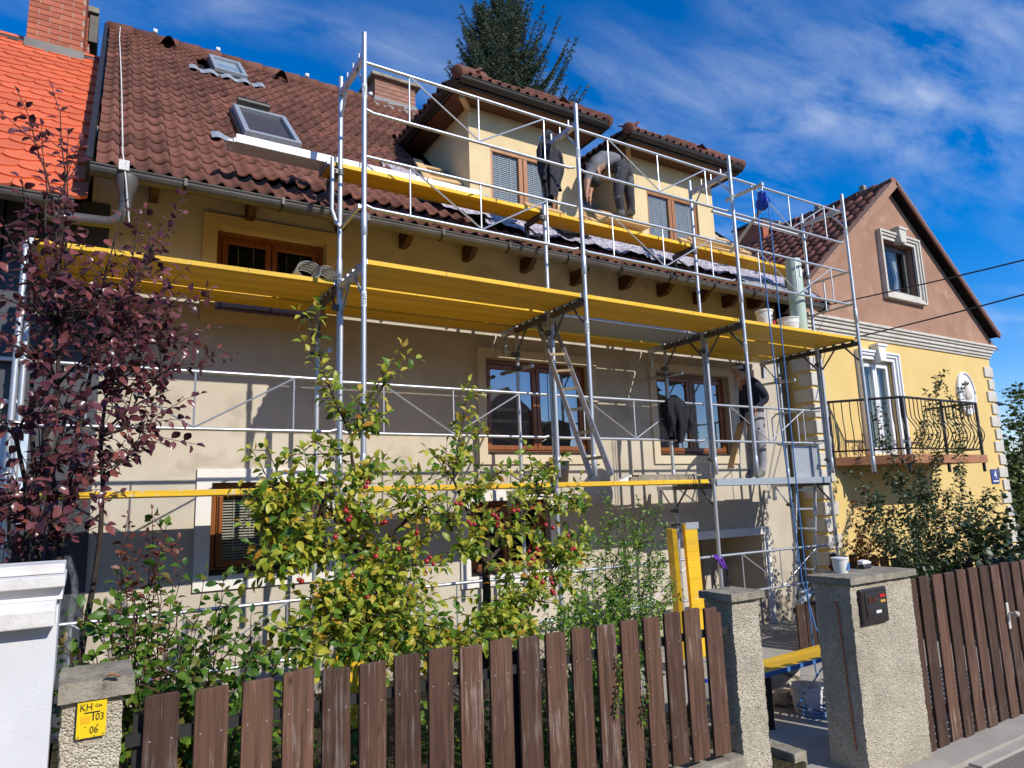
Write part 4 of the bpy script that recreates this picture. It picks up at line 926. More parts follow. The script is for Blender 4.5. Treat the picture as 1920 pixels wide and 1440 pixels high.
MB().box(sx0+sw*.24,sx0+sw*.78,yt-.001,yt+.001,sz0+sh_*.625,sz0+sh_*.655).build('sign_line', blk, sg); MB().box(sx0+sw*.53,sx0+sw*.575,yt-.0012,yt+.001,sz0+sh_*.43,sz0+sh_*.624).build('sign_line', blk, sg)
MB().box(sx0+sw*.12,sx0+sw*.46,yt-.0008,yt+.001,sz0+sh_*.38,sz0+sh_*.55).build('sign_field', pm('orange_field',(.80,.42,.01),(.78,.4,.01),5,2,r=.5), sg)
for u, v in ((.08,.05),(.92,.05),(.08,.95),(.92,.95)): MB().tube((sx0+sw*u,yt-.002,sz0+sh_*v),(sx0+sw*u,yt+.003,sz0+sh_*v),.0025,8).build('screw', K['dark_steel'], sg)
# white wall on the far left with stacked mouldings and film
WY = 3.12; wx = xf(108,1300)-.01
ww = thing('white_wall', 'white stuccoed wall end with stacked mouldings and clear film on top', 'wall', (-.8, WY, -.47))
def zw(py, px=60): return aty(px, py, WY).z
MB().box(-3,wx-.005,WY,WY+.34,-.47,zw(1140)).build('shaft', K['white_wall'], ww)
q = MB(); zb, zt_ = zw(1174), zw(1130); q.prism([(-3,WY-.07,zb),(-3,WY-.07,zb+.055),(-3,WY-.045,zb+.09),(-3,WY+.02,zt_),(-3,WY+.3,zt_),(-3,WY+.3,zb)], (3+wx-.012,0,0)); q.build('moulding', K['white_dirty'], ww, bevel=.005)
MB().box(-3,wx+.004,WY+.03,WY+.3,zt_+.001,zw(1102)+.002).build('moulding_block', K['white'], ww)
MB().box(-3,wx+.010,WY-.02,WY+.32,zw(1104),zw(1082)).build('cap_slab', K['white_dirty'], ww, bevel=.004)
MB().box(-.52,wx+.006,WY+.06,WY+.3,zw(1082)+.002,zw(1062)).build('moulding_block', K['white_dirty'], ww, bevel=.004)
MB().box(-.42,-.395,WY+.012,WY+.02,zw(1120),zw(1114)).build('label_plate', K['galv_dull'], ww)
film, _t, _p, _o = _mat('clear_film'); _tr = _t.nodes.new('ShaderNodeBsdfTransparent'); _ms = _t.nodes.new('ShaderNodeMixShader'); _p.inputs['Base Color'].default_value = (.75,.75,.73,1); _p.inputs['Roughness'].default_value = .25
_t.links.new(_rng(_t, _noise(_t, _vec(_t), 30, 4), .5, .85, .01, .16), _ms.inputs[0]); _t.links.new(_tr.outputs[0], _ms.inputs[1]); _t.links.new(_p.outputs[0], _ms.inputs[2]); _t.links.new(_ms.outputs[0], _o.inputs[0])
zt2 = zw(1058)
def fl(u, v):
    a = 1+v*1.6; w_ = .02*math.sin(u*19+v*7)+.012*math.sin(u*41)
    if a < 1: return (wx-.16*(1-a)+.01, WY+.02+.34*u, zt2+.012+.015*math.sin(a*3)+w_*.3)
    s = (a-1)/1.6; return (wx+.012+.035*math.sin(min(1,s*4)*1.57)-.03*s+w_*.5, WY+.02+.34*u, zt2-.62*s+.01)
MB().grid(fl, 24, 26).build('plastic_film', film, ww, smooth=True)

# picket fence
pf = thing('picket_fence', 'weathered brown board fence running from the gas sign pillar to the gate', 'fence', (2, YF, 0))
BL = [(272,338,1302),(367,430,1283),(455,513,1268),(532,590,1256),(607,659,1246),(675,725,1235),(740,788,1225),(803,849,1216),(863,905,1206),(918,959,1199),(973,1012,1190),(1023,1060,1182),(1072,1107,1175),(1118,1153,1168),(1163,1195,1161),(1207,1237,1156),(1245,1275,1149),(1283,1313,1143),(1322,1352,1139)]
fr_ = random.Random(11)
def board(x0, x1, zb, zt, y, par, mat='fence', th=.022, notch=False):
    lean = fr_.uniform(-.004,.004); a = fr_.uniform(-.006,.006); ch = .008
    if notch: poly = [(x0,zb),(x1,zb+a),(x1+lean,zt-.035),(x1-.035+lean,zt-.04),(x1-.038+lean,zt),(x0+lean,zt)]
    else: poly = [(x0,zb),(x1,zb+a),(x1+lean,zt-ch+a*.5),(x1-ch+lean,zt+a*.5),(x0+ch+lean,zt-a*.5),(x0+lean,zt-ch-a*.5)]
    o = MB().prism([(x,y,z) for x, z in poly], (0,th,0)).build('board', K[mat], par, bevel=.0035)
    for z in (zt-.17, zb+.16):
        for x in (x0+.025, x1-.025): MB().tube((x,y-.0015,z),(x,y+.004,z),.0035,6).build('nail', K['galv_dull'], o)
    return o
for i, (a, b, ty) in enumerate(BL):
    board(xf(a,ty), xf(b,ty), .06+fr_.uniform(-.015,.01), .925+fr_.uniform(-.008,.008), YF+fr_.uniform(0,.004), pf, notch=(i == len(BL)-1))
for z in (.765, .17): MB().box(xf(238,1350),3.6,YF+.027,YF+.055,z-.022,z+.022).build('rail', K['black'], pf)
for x in (.25, 2.0): MB().box(x-.03,x+.03,YF+.056,YF+.11,-.3,.85).build('fence_post', K['black'], pf)
MB().box(gx1+.001,3.62,YF-.02,YF+.2,-.47,.015).build('fence_plinth', K['concrete'], pf, bevel=.015)
# pillars either side of the gate opening
def pillar(x0, x1, y1, zt, over, label):
    t = thing('gate_pillar', label, 'pillar', ((x0+x1)/2, YF+.1, -.47), 'pebble dash pillars')
    rough_box(x0, x1, YF, y1, -.47, zt, .016, .007, 55).build('shaft', K['pebble'], t, smooth=True)
    slab(x0-over, x1+over, YF-over, y1+over, zt+.004, zt+.052, st=.02, amp=.004, fr=40).build('cap_slab', K['concrete'], t, smooth=True)
    return t
px0, px1, pzt = 3.615, 3.87, zf(1400,1124)
pillar(px0, px1, YF+.21, pzt, .035, 'narrow pebble dash gate pillar at the end of the picket fence')
qx0, qx1, qzt = xf(1592,1096), xf(1706,1080), zf(1650,1088)
pillar(qx0, qx1, YF+.30, qzt, .035, 'wide pebble dash gate pillar with dark intercom panel')
# intercom
i0, i1 = aty(1611,1107,YF-.02), aty(1660,1163,YF-.02)
ic = thing('intercom_panel', 'dark brown intercom and letter slot panel on the wide pillar', 'intercom', (i0.x, YF, i1.z))
ix0, ix1, iz0, iz1 = aty(1613,1130,YF-.02).x, aty(1662,1125,YF-.02).x, zf(1640,1168), zf(1640,1100)
dkb = pm('dark_brown_plastic',(.03,.022,.02),(.024,.018,.016),5,3,r=.35,spec=.5)
MB().box(ix0,ix1,YF-.03,YF-.0,iz0,iz1).build('frame', dkb, ic, bevel=.012)
W_, H_ = ix1-ix0, iz1-iz0
MB().box(ix0+W_*.14,ix1-W_*.12,YF-.036,YF-.031,iz0+H_*.18,iz1-H_*.12).build('face_plate', K['black_plastic'], ic, bevel=.004)
MB().box(ix0+W_*.16,ix1-W_*.2,YF-.041,YF-.037,iz0+H_*.25,iz0+H_*.42).build('letter_slot', dkb, ic, bevel=.003)
MB().box(ix0+W_*.46,ix0+W_*.66,YF-.0435,YF-.0415,iz0+H_*.30,iz0+H_*.38).build('name_label', K['white'], ic)
brw = pm('button_brown',(.07,.025,.012),(.06,.02,.01),5,2,r=.4)
for u in (.22,.40):
    MB().box(ix0+W_*u,ix0+W_*(u+.16),YF-.041,YF-.037,iz0+H_*.60,iz0+H_*.76).build('button', brw, ic); 
MB().box(ix0+W_*.66,ix0+W_*.86,YF-.041,YF-.037,iz0+H_*.72,iz0+H_*.80).build('red_light', pm('red_plastic',(.6,.02,.02),(.55,.02,.02),5,2,r=.3), ic); MB().box(ix0+W_*.68,ix0+W_*.86,YF-.041,YF-.037,iz0+H_*.58,iz0+H_*.645).build('amber_light', pm('amber_plastic',(.7,.4,.08),(.65,.36,.07),5,2,r=.3), ic)
# reddish metal strip on the shaded side of the wide pillar
s0, s1 = atx(1569,1129,qx0-.01), atx(1606,1408,qx0-.01)
tag(MB().path([s0+V((0,.03,0)), s0, s1],.006,6).build('metal_strip', K['orange_line']), 'thin reddish metal rod hooked on the shaded side of the wide pillar', 'rod')
# gate
gt = thing('board_gate', 'brown vertical board gate with pale lever handle', 'gate', (7.5, YF, -.45))
tops = [(1708,1090),(1731,1087),(1757,1082.5),(1780,1080),(1800.5,1077),(1822.5,1073),(1843,1070),(1863,1067),(1883.6,1063.5),(1903.5,1061)]
gx = [xf(*t) for t in tops]; stp = (gx[-1]-gx[1])/8
gx = [gx[1]+stp*(i-1) for i in range(16)]
for x in gx: board(x, x+stp*.76, -.425+fr_.uniform(-.01,.01), .895+fr_.uniform(-.006,.006), YF+.03+fr_.uniform(0,.004), gt)
for z in (.7,-.18): MB().box(gx[0],gx[-1]+.2,YF+.056,YF+.09,z-.03,z+.03).build('rail', K['fence_shaded'], gt)
hp0, hp1 = aty(1888,1130,YF+.02), aty(1892,1180,YF+.02)
hd = MB().box(hp0.x-.022,hp0.x+.022,YF+.018,YF+.029,hp1.z,hp0.z).build('handle_plate', K['stone_trim'], gt, bevel=.005)
b = MB(); zc = hp1.z+(hp0.z-hp1.z)*.6; b.tube((hp0.x,YF+.02,zc),(hp0.x,YF-.035,zc),.010,8); b.sphere((hp0.x,YF-.045,zc),.026,10,7); b.build('knob', K['stone_trim'], hd, smooth=True)
# boundary fence between the two plots, shade put into the board colour
bf = thing('boundary_fence', 'board fence between path and neighbouring garden, coloured dark for its shaded side', 'fence', (10.25, 5, -.4))
q = atx(1620, 1043, 10.25); bt_ = q.z
y = 3.55
while y < 7.0:
    zt = bt_+fr_.uniform(-.02,.02); MB().prism([(10.25,y,-.36),(10.25,y+.13,-.36),(10.25,y+.13,zt),(10.25,y,zt+.01)], (.022,0,0)).build('board', K['fence_shaded'], bf, bevel=.003); y += .165
for z in (bt_-.2, -.15): MB().box(10.273,10.31,3.5,7.03,z-.03,z+.03).build('rail', K['fence_shaded'], bf)
# ================================================================ loose things on and around the scaffold
def bucket(p, r, h, label, mat, grp=None, lid=None, stripe=None, tilt=None, name='bucket', handle=True):
    t = thing(name, label, 'bucket', p, grp); x, y, z = p
    b = MB(); b.lathe((x,y,z), [(r*.80,0),(r*.82,.004),(r*.98,h*.93),(r*1.04,h*.935),(r*1.04,h),(r*.96,h),(r*.95,h*.6 if not lid else h*.99),(.001,h*.58 if not lid else h*.995)], 24); b.build('body', K[mat] if isinstance(mat,str) else mat, t, smooth='auto')
    if lid: MB().lathe((x,y,z+h*.94), [(r*1.07,0),(r*1.07,h*.08),(r*1.0,h*.10),(.001,h*.10)], 24).build('lid', K[lid], t, smooth='auto')
    if handle: MB().path([(x+r*1.05*math.cos(a), y-r*.55*math.sin(a)-.01, z+h*.9-r*.95*math.sin(a)) for a in [math.pi*i/10 for i in range(11)]], .0035, 5).build('handle', K['galv'], t, smooth=True)
    return t
white_pl = pm('white_plastic',(.78,.78,.76),(.70,.70,.67),6,5,r=.4,spots=(.5,.48,.44),ssc=14,slo=.66,shi=.76); K['white_pl'] = white_pl
pA = atz(1517, 598, ZMT); pB = atz(1551, 606, ZMT)
bk1 = bucket((pA.x,5.95,ZMT), .115, .27, 'white bucket with black and red print on the middle lift', 'white_pl', lid='white')
for i in range(3): MB().box(pA.x+.012+i*.0,pA.x+.03,5.832-.004,5.838,ZMT+.06+i*.055,ZMT+.09+i*.055).build('print', K['black_plastic'], bk1)
MB().box(pA.x+.045,pA.x+.075,5.838,5.848,ZMT+.03,ZMT+.12).build('red_print', bpy.data.materials['red_plastic'], bk1)
bucket((pB.x,5.9,ZMT), .15, .20, 'plain white bucket at the outer end of the middle lift', 'white_pl')
r0 = aty(1499, 612, 5.85)
rt = thing('insulation_roll', 'tall pale green roll standing upright on the middle lift', 'roll', (r0.x,5.85,ZMT)); RH = aty(1487, 488, 5.85).z-ZMT
b = MB(); b.lathe((r0.x,5.85,ZMT), [(.105,0),(.108,.01),(.108,RH-.01),(.105,RH),(.085,RH),(.08,RH-.15),(.001,RH-.16)], 28); b.build('roll', pm('pale_green_film',(.50,.60,.48),(.42,.52,.41),5,5,r=.45,bump=.25,bsc=14), rt, smooth='auto')
MB().box(r0.x-.03,r0.x+.02,5.735,5.743,ZMT+RH-.28,ZMT+RH-.12).build('paper_label', K['white'], rt)
bq = atz(1062, 905, ZLT); bucket((bq.x,6.75,ZLT), .14, .26, 'black mortar bucket on the low lift beside the ladder', 'black_plastic')
# mesh roll at the end of the left board
q = atz(600, 528, ZMT); msh = glassm('white_mesh', (.80,.80,.78), 1.35)
o = MB(); 
for k, (dx, rr_) in enumerate(((-.12,.085),(.05,.075))):
    n = 26; L = .30
    for i in range(n):
        a, b_ = 2*math.pi*i/n, 2*math.pi*(i+1)/n
        o.quad((q.x+dx+rr_*1.35*math.cos(a),6.42,ZMT+rr_+.006+rr_*math.sin(a)),(q.x+dx+rr_*1.35*math.cos(b_),6.42,ZMT+rr_+.006+rr_*math.sin(b_)),(q.x+dx+.02+rr_*1.35*math.cos(b_),6.42+L,ZMT+rr_+.006+rr_*math.sin(b_)),(q.x+dx+.02+rr_*1.35*math.cos(a),6.42+L,ZMT+rr_+.006+rr_*math.sin(a)))
mo = o.build('mesh_roll', K['white_pl'], smooth=True); tag(mo, 'curled white plaster mesh roll on the left yellow board', 'mesh roll')
wf = mo.modifiers.new('w', 'WIREFRAME'); wf.thickness = .004; mo.modifiers.new('s','SUBSURF').levels = 0
mo.modifiers.move(1, 0); mo.modifiers[0].levels = mo.modifiers[0].render_levels = 2; mo.modifiers[0].subdivision_type = 'SIMPLE'
# white cut profiles under the board
q = aty(1062, 605, 6.6); o = MB(); 
for i in range(4): o.box(q.x-.22,q.x+.25,6.45+i*.05,6.485+i*.05,ZMT+.003+i*.0,ZMT+.03+i*.012)
tag(o.build('white_profiles', K['white']), 'short white plaster profiles stacked on the metal deck', 'profiles')
# ladders
def ladder(bl, br, tl, tr, n, label, mat, rmat):
    t = thing('ladder', label, 'ladder', ((bl+br)/2)); 
    for a, b_ in ((bl,tl),(br,tr)): MB().beam(a, b_, .022, .048, (0,1,0)).build('rail', K[mat], t, bevel=.003)
    for i in range(n):
        f = (i+.6)/n; MB().beam(bl.lerp(tl,f), br.lerp(tr,f), .024, .026).build('rung', K[rmat], t)
    return t
ladder(atz(1108,893,ZLT), atz(1146,890,ZLT), aty(1006,600,6.93), aty(1037,604,6.93), 8, 'ladder leaning from the low lift up to the middle lift', 'galv', 'pine')
y6 = 6.35
ladder(aty(1489,1166,y6), aty(1527,1172,y6), aty(1492,905,y6+.15), aty(1528,903,y6+.15), 7, 'aluminium ladder standing on the path beside the blue ropes', 'galv', 'galv')
q = aty(1510,1123,y6-.1); o = MB(); o.tube((q.x-.18,y6-.12,q.z-.05),(q.x+.22,y6-.05,q.z+.05),.045,14); o.tube((q.x-.1,y6-.1,q.z+.09),(q.x+.25,y6-.04,q.z+.12),.02,10)
tag(o.build('pipe_offcuts', K['galv_dull'], smooth='auto'), 'grey pipe offcuts tied on the ladder rungs', 'pipes')
# pulley beam, pulley and rope
e0, e1 = atx(1357,374,XC), atx(1419,346,XC); pbx = XC+.05
pb = thing('pulley', 'blue rope pulley hanging from a stub tube above the standing worker', 'pulley', (pbx, e1.y, e1.z-.3))
o = MB(); o.tube((pbx,e0.y,e0.z),(pbx,e1.y-.05,e1.z),.0242,12); o.build('stub_tube', K['galv'], pb, smooth='auto')
py_, pz_ = e1.y-.02, e1.z
MB().path([(pbx,py_,pz_+.03),(pbx+.012,py_-.02,pz_-.02),(pbx,py_,pz_-.09),(pbx-.01,py_,pz_-.14)],.008,6).build('hook', K['galv'], pb, smooth=True)
o = MB(); c_ = (pbx,py_,pz_-.25); o.lathe((pbx-.03,py_,pz_-.25), [(.02,0),(.088,.004),(.09,.012),(.07,.03),(.09,.048),(.088,.056),(.02,.06)], 22, (1,0,0)); o.build('wheel', K['pulley'], pb, smooth='auto')
o = MB(); o.obox((pbx-.036,py_,pz_-.2), (.003,0,0),(0,.035,0),(0,0,.10)); o.obox((pbx+.036,py_,pz_-.2), (.003,0,0),(0,.035,0),(0,0,.10)); o.tube((pbx-.05,py_,pz_-.25),(pbx+.05,py_,pz_-.25),.012,8); o.build('cheek', K['pulley'], pb)
MB().path([(pbx+.05*math.cos(a*1.3), py_-.02+.07*math.sin(a), pz_-.17-.022*a*.6) for a in [i*.5 for i in range(18)]],.006,6).build('tied_rope', K['rope'], pb, smooth=True)
rb0 = atz(1491, 1300, -.40)
def rope(pts, label):
    n = []
    for a, b_ in zip(pts, pts[1:]):
        for i in range(14): n.append(a.lerp(b_, i/14))
    n.append(pts[-1]); return tag(MB().path(n, .008, 8).build('rope', K['rope'], smooth=True), label, 'rope', 'blue ropes on the pulley')
rope([V((pbx,py_-.085,pz_-.26)), V((pbx,py_-.085,1.5)), V((pbx+.01,py_-.085,-.30)), V((pbx+.02,py_-.085,-.43))], 'blue rope hanging straight from the pulley to the path')
rA = V((pbx,py_+.085,pz_-.26)); c0 = atz(1533,1345,-.42)
rs = [rA, V((pbx,py_+.05,2.4)), V((pbx+.02,py_-.02,.6)), V((pbx+.04,py_-.12,.1)), V((pbx-.03,py_-.32,-.15)), V((c0.x-.2,c0.y+.05,-.3))]
for i in range(26): a = i*.62; rs.append(V((c0.x+.16*math.cos(a)*(1-.012*i), c0.y+.11*math.sin(a), -.415+.0035*i)))
o = MB(); o.path(rs, .008, 8); tag(o.build('rope', K['rope'], smooth=True), 'blue rope running from the pulley down to a coil on the path', 'rope', 'blue ropes on the pulley')
# jackets: lumpy draped cloth with hood and sleeves
def jacket(top, h, w_, label, mat, seed, hood=True, facing=0.4):
    rg_ = random.Random(seed); ph = [rg_.uniform(0,6.28) for _ in range(8)]; mb = MB(); top = V(top)
    ca, sa = math.cos(facing), math.sin(facing)
    def body(u, v):
        a = 2*math.pi*u; prof = (.25+.75*min(1,v/.18)**.6)*(1-.35*max(0,v-.55)/.45)
        fold = 1+.16*math.sin(5*a+ph[0]+2.2*v)+.10*math.sin(9*a+ph[1]-3*v)+.06*math.sin(14*a+ph[2]+5*v)
        rx, ry = w_/2*prof*fold, w_*.30*prof*fold
        x, y = rx*math.cos(a), ry*math.sin(a); z = -h*v*(1+.07*math.sin(2*a+ph[3])+.05*math.sin(3*a+ph[4]))
        return (top.x+x*ca-y*sa, top.y+x*sa+y*ca, top.z+z)
    mb.grid(body, 48, 26)
    for sg_ in (-1, 1):
        def slv(u, v):
            a = 2*math.pi*u; r = w_*.13*(1-.25*v)*(1+.16*math.sin(3*a+ph[5]+9*v)+.12*math.sin(13*v+ph[6]))
            cx = sg_*w_*(.36+.16*math.sin(v*2.2)); cz = -h*(.16+.66*v); cyy = -.05+.03*math.sin(v*6+ph[7])
            x, y = cx+r*math.cos(a), cyy+r*math.sin(a); return (top.x+x*ca-y*sa, top.y+x*sa+y*ca, top.z+cz)
        mb.grid(slv, 16, 18)
    if hood:
        def hd(u, v):
            a = 2*math.pi*u; r = w_*.27*math.sin(math.pi*(.08+.8*v))*(1+.12*math.sin(3*a+ph[1])+.08*math.sin(7*a+ph[2]))
            x, y = r*math.cos(a), r*.8*math.sin(a)-.02; return (top.x+x*ca-y*sa, top.y+x*sa+y*ca, top.z+.16*h*(1-v*1.5))
        mb.grid(hd, 26, 12)
    o = mb.build('jacket', mat, smooth=True); return tag(o, label, 'jacket')
charcoal = pm('charcoal_fabric',(.045,.044,.052),(.03,.029,.036),20,5,r=.9,bump=.3,bsc=160,bdist=.004,spec=.25); navy = pm('black_fabric',(.017,.016,.022),(.011,.011,.015),20,5,r=.85,bump=.3,bsc=160,bdist=.004,spec=.3)
jt = aty(1024, 264, Y2-.02); jb = aty(1027, 371, Y2-.02); jacket((jt.x,Y2-.05,jt.z), jt.z-jb.z, .34, 'charcoal hooded jacket hanging on a scaffold post before the first dormer', charcoal, 5)
j2 = aty(1262, 748, Y2); j3 = aty(1262, 822, Y2); jacket((j2.x,Y2-.02,j2.z+.02), j2.z-j3.z+.04, .40, 'black jacket slung over the low guard rail before the right window', navy, 9, hood=False, facing=.2)
# purple cloth and strap on the bottom rail
c0 = aty(1347, 1044, Y2); ct_ = thing('cloth', 'purple cloth with black strap hung over the bottom guard rail', 'cloth', (c0.x,Y2,c0.z-.3))
MB().grid(lambda u, v: (c0.x-.11+.17*u+.05*v, Y2+.0-.05*math.sin(v*1.6)+.015*math.sin(u*14), c0.z+.03-.20*v*(.5+u*.6)+.01*math.sin(u*20)), 20, 12).build('purple_cloth', pm('purple_fabric',(.16,.04,.42),(.11,.025,.32),16,4,r=.8), ct_, smooth=True)
o = MB(); o.path([(c0.x-.02+.13*math.cos(a), Y2-.03, c0.z-.24+.21*math.sin(a)) for a in [2*math.pi*i/20 for i in range(21)]],.012,6); o.sphere((c0.x,Y2-.03,c0.z-.42),.07,10,7,(1.2,.5,.5)); o.build('black_strap', navy, ct_, smooth=True)
# small tools and offcuts on the low lift
q = aty(1180, 893, 6.5); tag(MB().box(q.x-.05,q.x+1.05,6.42,6.62,ZLT+.001,ZLT+.05).box(q.x+.1,q.x+1.25,6.44,6.60,ZLT+.051,ZLT+.075).build('board_offcuts', K['concrete']), 'plaster splashed board offcuts lying on the low yellow board', 'boards')
q = aty(1172, 890, 6.45); tag(MB().prism([(q.x-.1,6.45,ZLT+.002),(q.x+.12,6.45,ZLT+.002),(q.x+.1,6.45,ZLT+.08),(q.x-.02,6.45,ZLT+.03)],(0,.09,0)).build('trowel', K['white_pl']), 'white plastic offcut beside the ladder foot', 'offcut')
# upright yellow boards by the entrance
a0, a1 = aty(1271,984,6.1), aty(1296,981,6.1)
o = MB(); o.obox(((a0.x+a1.x)/2+.12,6.12,(a0.z-.28)/2), (.105,0,0),(0,.022,0),(-.02,0,(a0.z+.28)/2)); yb1 = o.build('scaffold_board', K['plank'], bevel=.004); tag(yb1, 'yellow board standing upright by the entrance', 'board', 'yellow scaffold boards')
MB().obox(((a0.x+a1.x)/2+.12,6.095,a0.z-.02),(.107,0,0),(0,.004,0),(0,0,.04)).build('end_band', K['galv_dull'], yb1)
o = MB(); o.obox(((a0.x+a1.x)/2-.09,6.22,(a0.z-.32)/2), (.05,.1,0),(.02,-.02,0),(-.02,0,(a0.z+.22)/2)); tag(o.build('scaffold_board', K['plank'], bevel=.004), 'second upright yellow board tucked behind the one by the entrance', 'board', 'yellow scaffold boards')
q = aty(660,1060,6.2); o = MB(); o.obox((q.x,6.15,.35),(.16,0,0),(0,.022,0),(0,0,.62)); tag(o.build('scaffold_board', K['plank'], bevel=.004), 'upright yellow board behind the crab apple leaves', 'board', 'yellow scaffold boards')
# work table with yellow top, bags, bottles and bucket on the path
T = [atz(px,py,.02) for px,py in ((1425,1270),(1560,1232),(1565,1205),(1425,1243))]
tb = thing('work_table', 'low yellow topped work board with blue edge behind the gate', 'table', (T[0]+T[2])/2-V((0,0,.44)))
o = MB().prism([p for p in T],(0,0,.022)); o.build('table_top', K['plank'], tb)
MB().beam(T[0]+V((0,-.012,.008)),T[1]+V((0,-.012,.008)),.02,.036).build('blue_edge', K['rope'], tb)
for p in T: c = (T[0]+T[2])/2; pp = p.lerp(c,.12); MB().box(pp.x-.03,pp.x+.03,pp.y-.03,pp.y+.03,-.43,.02).build('leg', K['fence_shaded'], tb)
bag = pm('mortar_bag',(.55,.47,.36),(.46,.39,.29),6,5,r=.85); bago = pm('orange_bag',(.62,.26,.03),(.55,.22,.03),6,5,r=.7)
def bagm(c, sx, sy, sz, mat, label, txt=None, ts=.05):
    o = MB(); o.grid(lambda u, v: (c[0]+sx*(.5*math.copysign(abs(math.cos(2*math.pi*u))**.5,math.cos(2*math.pi*u)))*(1-.15*abs(2*v-1)**3), c[1]+sy*(.5*math.copysign(abs(math.sin(2*math.pi*u))**.6,math.sin(2*math.pi*u)))*(1-.2*abs(2*v-1)**3), c[2]+sz*v+.01*math.sin(u*25)), 40, 10)
    o.quad(*[(c[0]+sx*.42*a, c[1]+sy*.40*b_, c[2]+sz*.995) for a,b_ in ((-1,-1),(1,-1),(1,1),(-1,1))])
    b_ = o.build('mortar_bag', mat, smooth=True); tag(b_, label, 'bag', 'mortar bags')
    if txt: text(txt, ts, (c[0], c[1]-sy*.5-.006, c[2]+sz*.6), Matrix.Rotation(.35,3,'Y')@FRONT, blk, b_, ext=.001)
    return b_
g0 = atz(1500,1300,-.40); g1 = atz(1478,1300,-.40)
bagm((g0.x+.02,g0.y+.28,-.40), .55, .28, .26, bag, 'pale mortar bag with print lying under the work table', 'KlebeSpachtel', .07)
bagm((g1.x-.02,g1.y+.22,-.40), .22, .2, .22, bago, 'orange mortar bag under the work table')
g2 = atz(1505,1325,-.41); bagm((g2.x,g2.y+.2,-.41), .34, .2, .11, bag, 'flat pale mortar bag behind the white bucket', 'Baumit', .07)
g3 = atz(1516,1332,-.42); wb = bucket((g3.x,g3.y,-.43), .15, .24, 'splashed white bucket standing on the path', pm('splashed_white',(.75,.75,.76),(.68,.68,.68),6,5,r=.5,spots=(.12,.12,.12),ssc=22,slo=.64,shi=.68))
pw = thing('shade_infill_boards', 'low dark boards added to fill the shaded area behind the work table', 'partition', (9.0,6.0,-.43)); zp = aty(1480,1135,6.0).z  # added dark boards, filling in for the shaded area behind the table
for i in range(11): MB().box(8.0+i*.19,8.0+i*.19+.175,6.0,6.022,-.43,zp+fr_.uniform(-.02,.02)).build('board', K['fence_shaded'], pw, bevel=.003)
MB().box(8.0,10.1,6.023,6.06,zp-.12,zp-.06).build('rail', K['fence_shaded'], pw)
# bottles on the kerb
def bottle(p, prof, mat, label, capm, liquid=None):
    t = thing('bottle', label, 'bottle', p, 'bottles on the kerb'); MB().lathe(p, prof, 18).build('body', mat, t, smooth='auto')
    r, z = prof[-1]; MB().lathe((p[0],p[1],p[2]+prof[-2][1]-.004), [(.017,0),(.017,.026),(.001,.027)], 14).build('cap', capm, t, smooth='auto')
    if liquid: MB().lathe((p[0],p[1],p[2]+.004), [(q*.95,h) for q, h in prof[:4]], 18).build('water', liquid, t, smooth='auto')
    return t
k0 = atz(1461,1316,-.22); k1 = atz(1447,1311,-.22); kb = 4.49
bottle((k0.x*0+kb+.0,k0.y*1.0,-.22), [(.034,0),(.043,.01),(.043,.11),(.038,.14),(.042,.17),(.042,.20),(.030,.245),(.014,.29),(.013,.31),(.001,.311)], glassm('pet_plastic',(.86,.88,.88),1.3), 'clear plastic water bottle with blue cap on the kerb', K['pulley'], glassm('water',(.8,.85,.85),1.33))
bottle((kb-.09,k1.y+.02,-.22), [(.03,0),(.032,.01),(.032,.105),(.026,.13),(.015,.145),(.014,.165),(.001,.166)], pm('brown_bottle',(.07,.02,.012),(.06,.018,.01),5,2,r=.15,spec=.6), 'small brown bottle with white cap on the kerb', K['white'])
# paint tub and tape unit on the wide pillar
pt = atz(1577, 1074, qzt+.052); tub = bucket((pt.x,min(max(pt.y,YF+.05),YF+.25),qzt+.052), .062, .115, 'small white paint tub with blue print on the wide pillar', 'white_pl', lid='white', handle=False, name='paint_tub')
ty_ = min(max(pt.y,YF+.05),YF+.25)
MB().prism([(pt.x+.0+.05*a, ty_-.062+.012*abs(a)-.001*0, qzt+.075+.06*b_*(.6 if a < 0 else 1)) for a, b_ in ((-.1,0),(.9,0),(.9,1),(.3,1.05),(-.1,.6))],(0,.004,0)).build('print', K['rope'], tub)
pc = atz(1619, 1066, qzt+.052); yb_ = min(max(pc.y,YF+.05),YF+.26); tp_ = thing('sanding_block', 'small white and black power tool lying on the wide pillar', 'tool', (pc.x,yb_,qzt+.052))
MB().box(pc.x-.05,pc.x+.06,yb_-.03,yb_+.03,qzt+.053,qzt+.085).build('base', K['black_plastic'], tp_, bevel=.012)
MB().prism([(pc.x-.06,yb_-.028,qzt+.087),(pc.x+.06,yb_-.028,qzt+.087),(pc.x+.07,yb_-.028,qzt+.105),(pc.x-.01,yb_-.028,qzt+.125),(pc.x-.055,yb_-.028,qzt+.115)],(0,.056,0)).build('cover', K['white'], tp_, bevel=.01)
# leaf litter on slab and pavement
lf = pm('dry_leaf',(.42,.17,.04),(.3,.11,.03),30,3,r=.7)
for (px,py,z,l) in ((212,1270,gzt+.08,'dry orange leaf lying on the low pillar cap'),(1795,1422,-.468,'dry orange leaf lying on the pavement by the gate')):
    p = atz(px,py,z); tag(MB().grid(lambda u, v: (p.x+(.05*u-.025)*(1 if z > 0 else 2), p.y+(.03*v-.015)*math.sin(math.pi*max(.08,u))*(1 if z > 0 else 2), z+.003+.012*abs(v-.5)+.006*math.sin(u*5)), 8, 4).build('fallen_leaf', lf, smooth=True), l, 'leaf', 'fallen leaves')
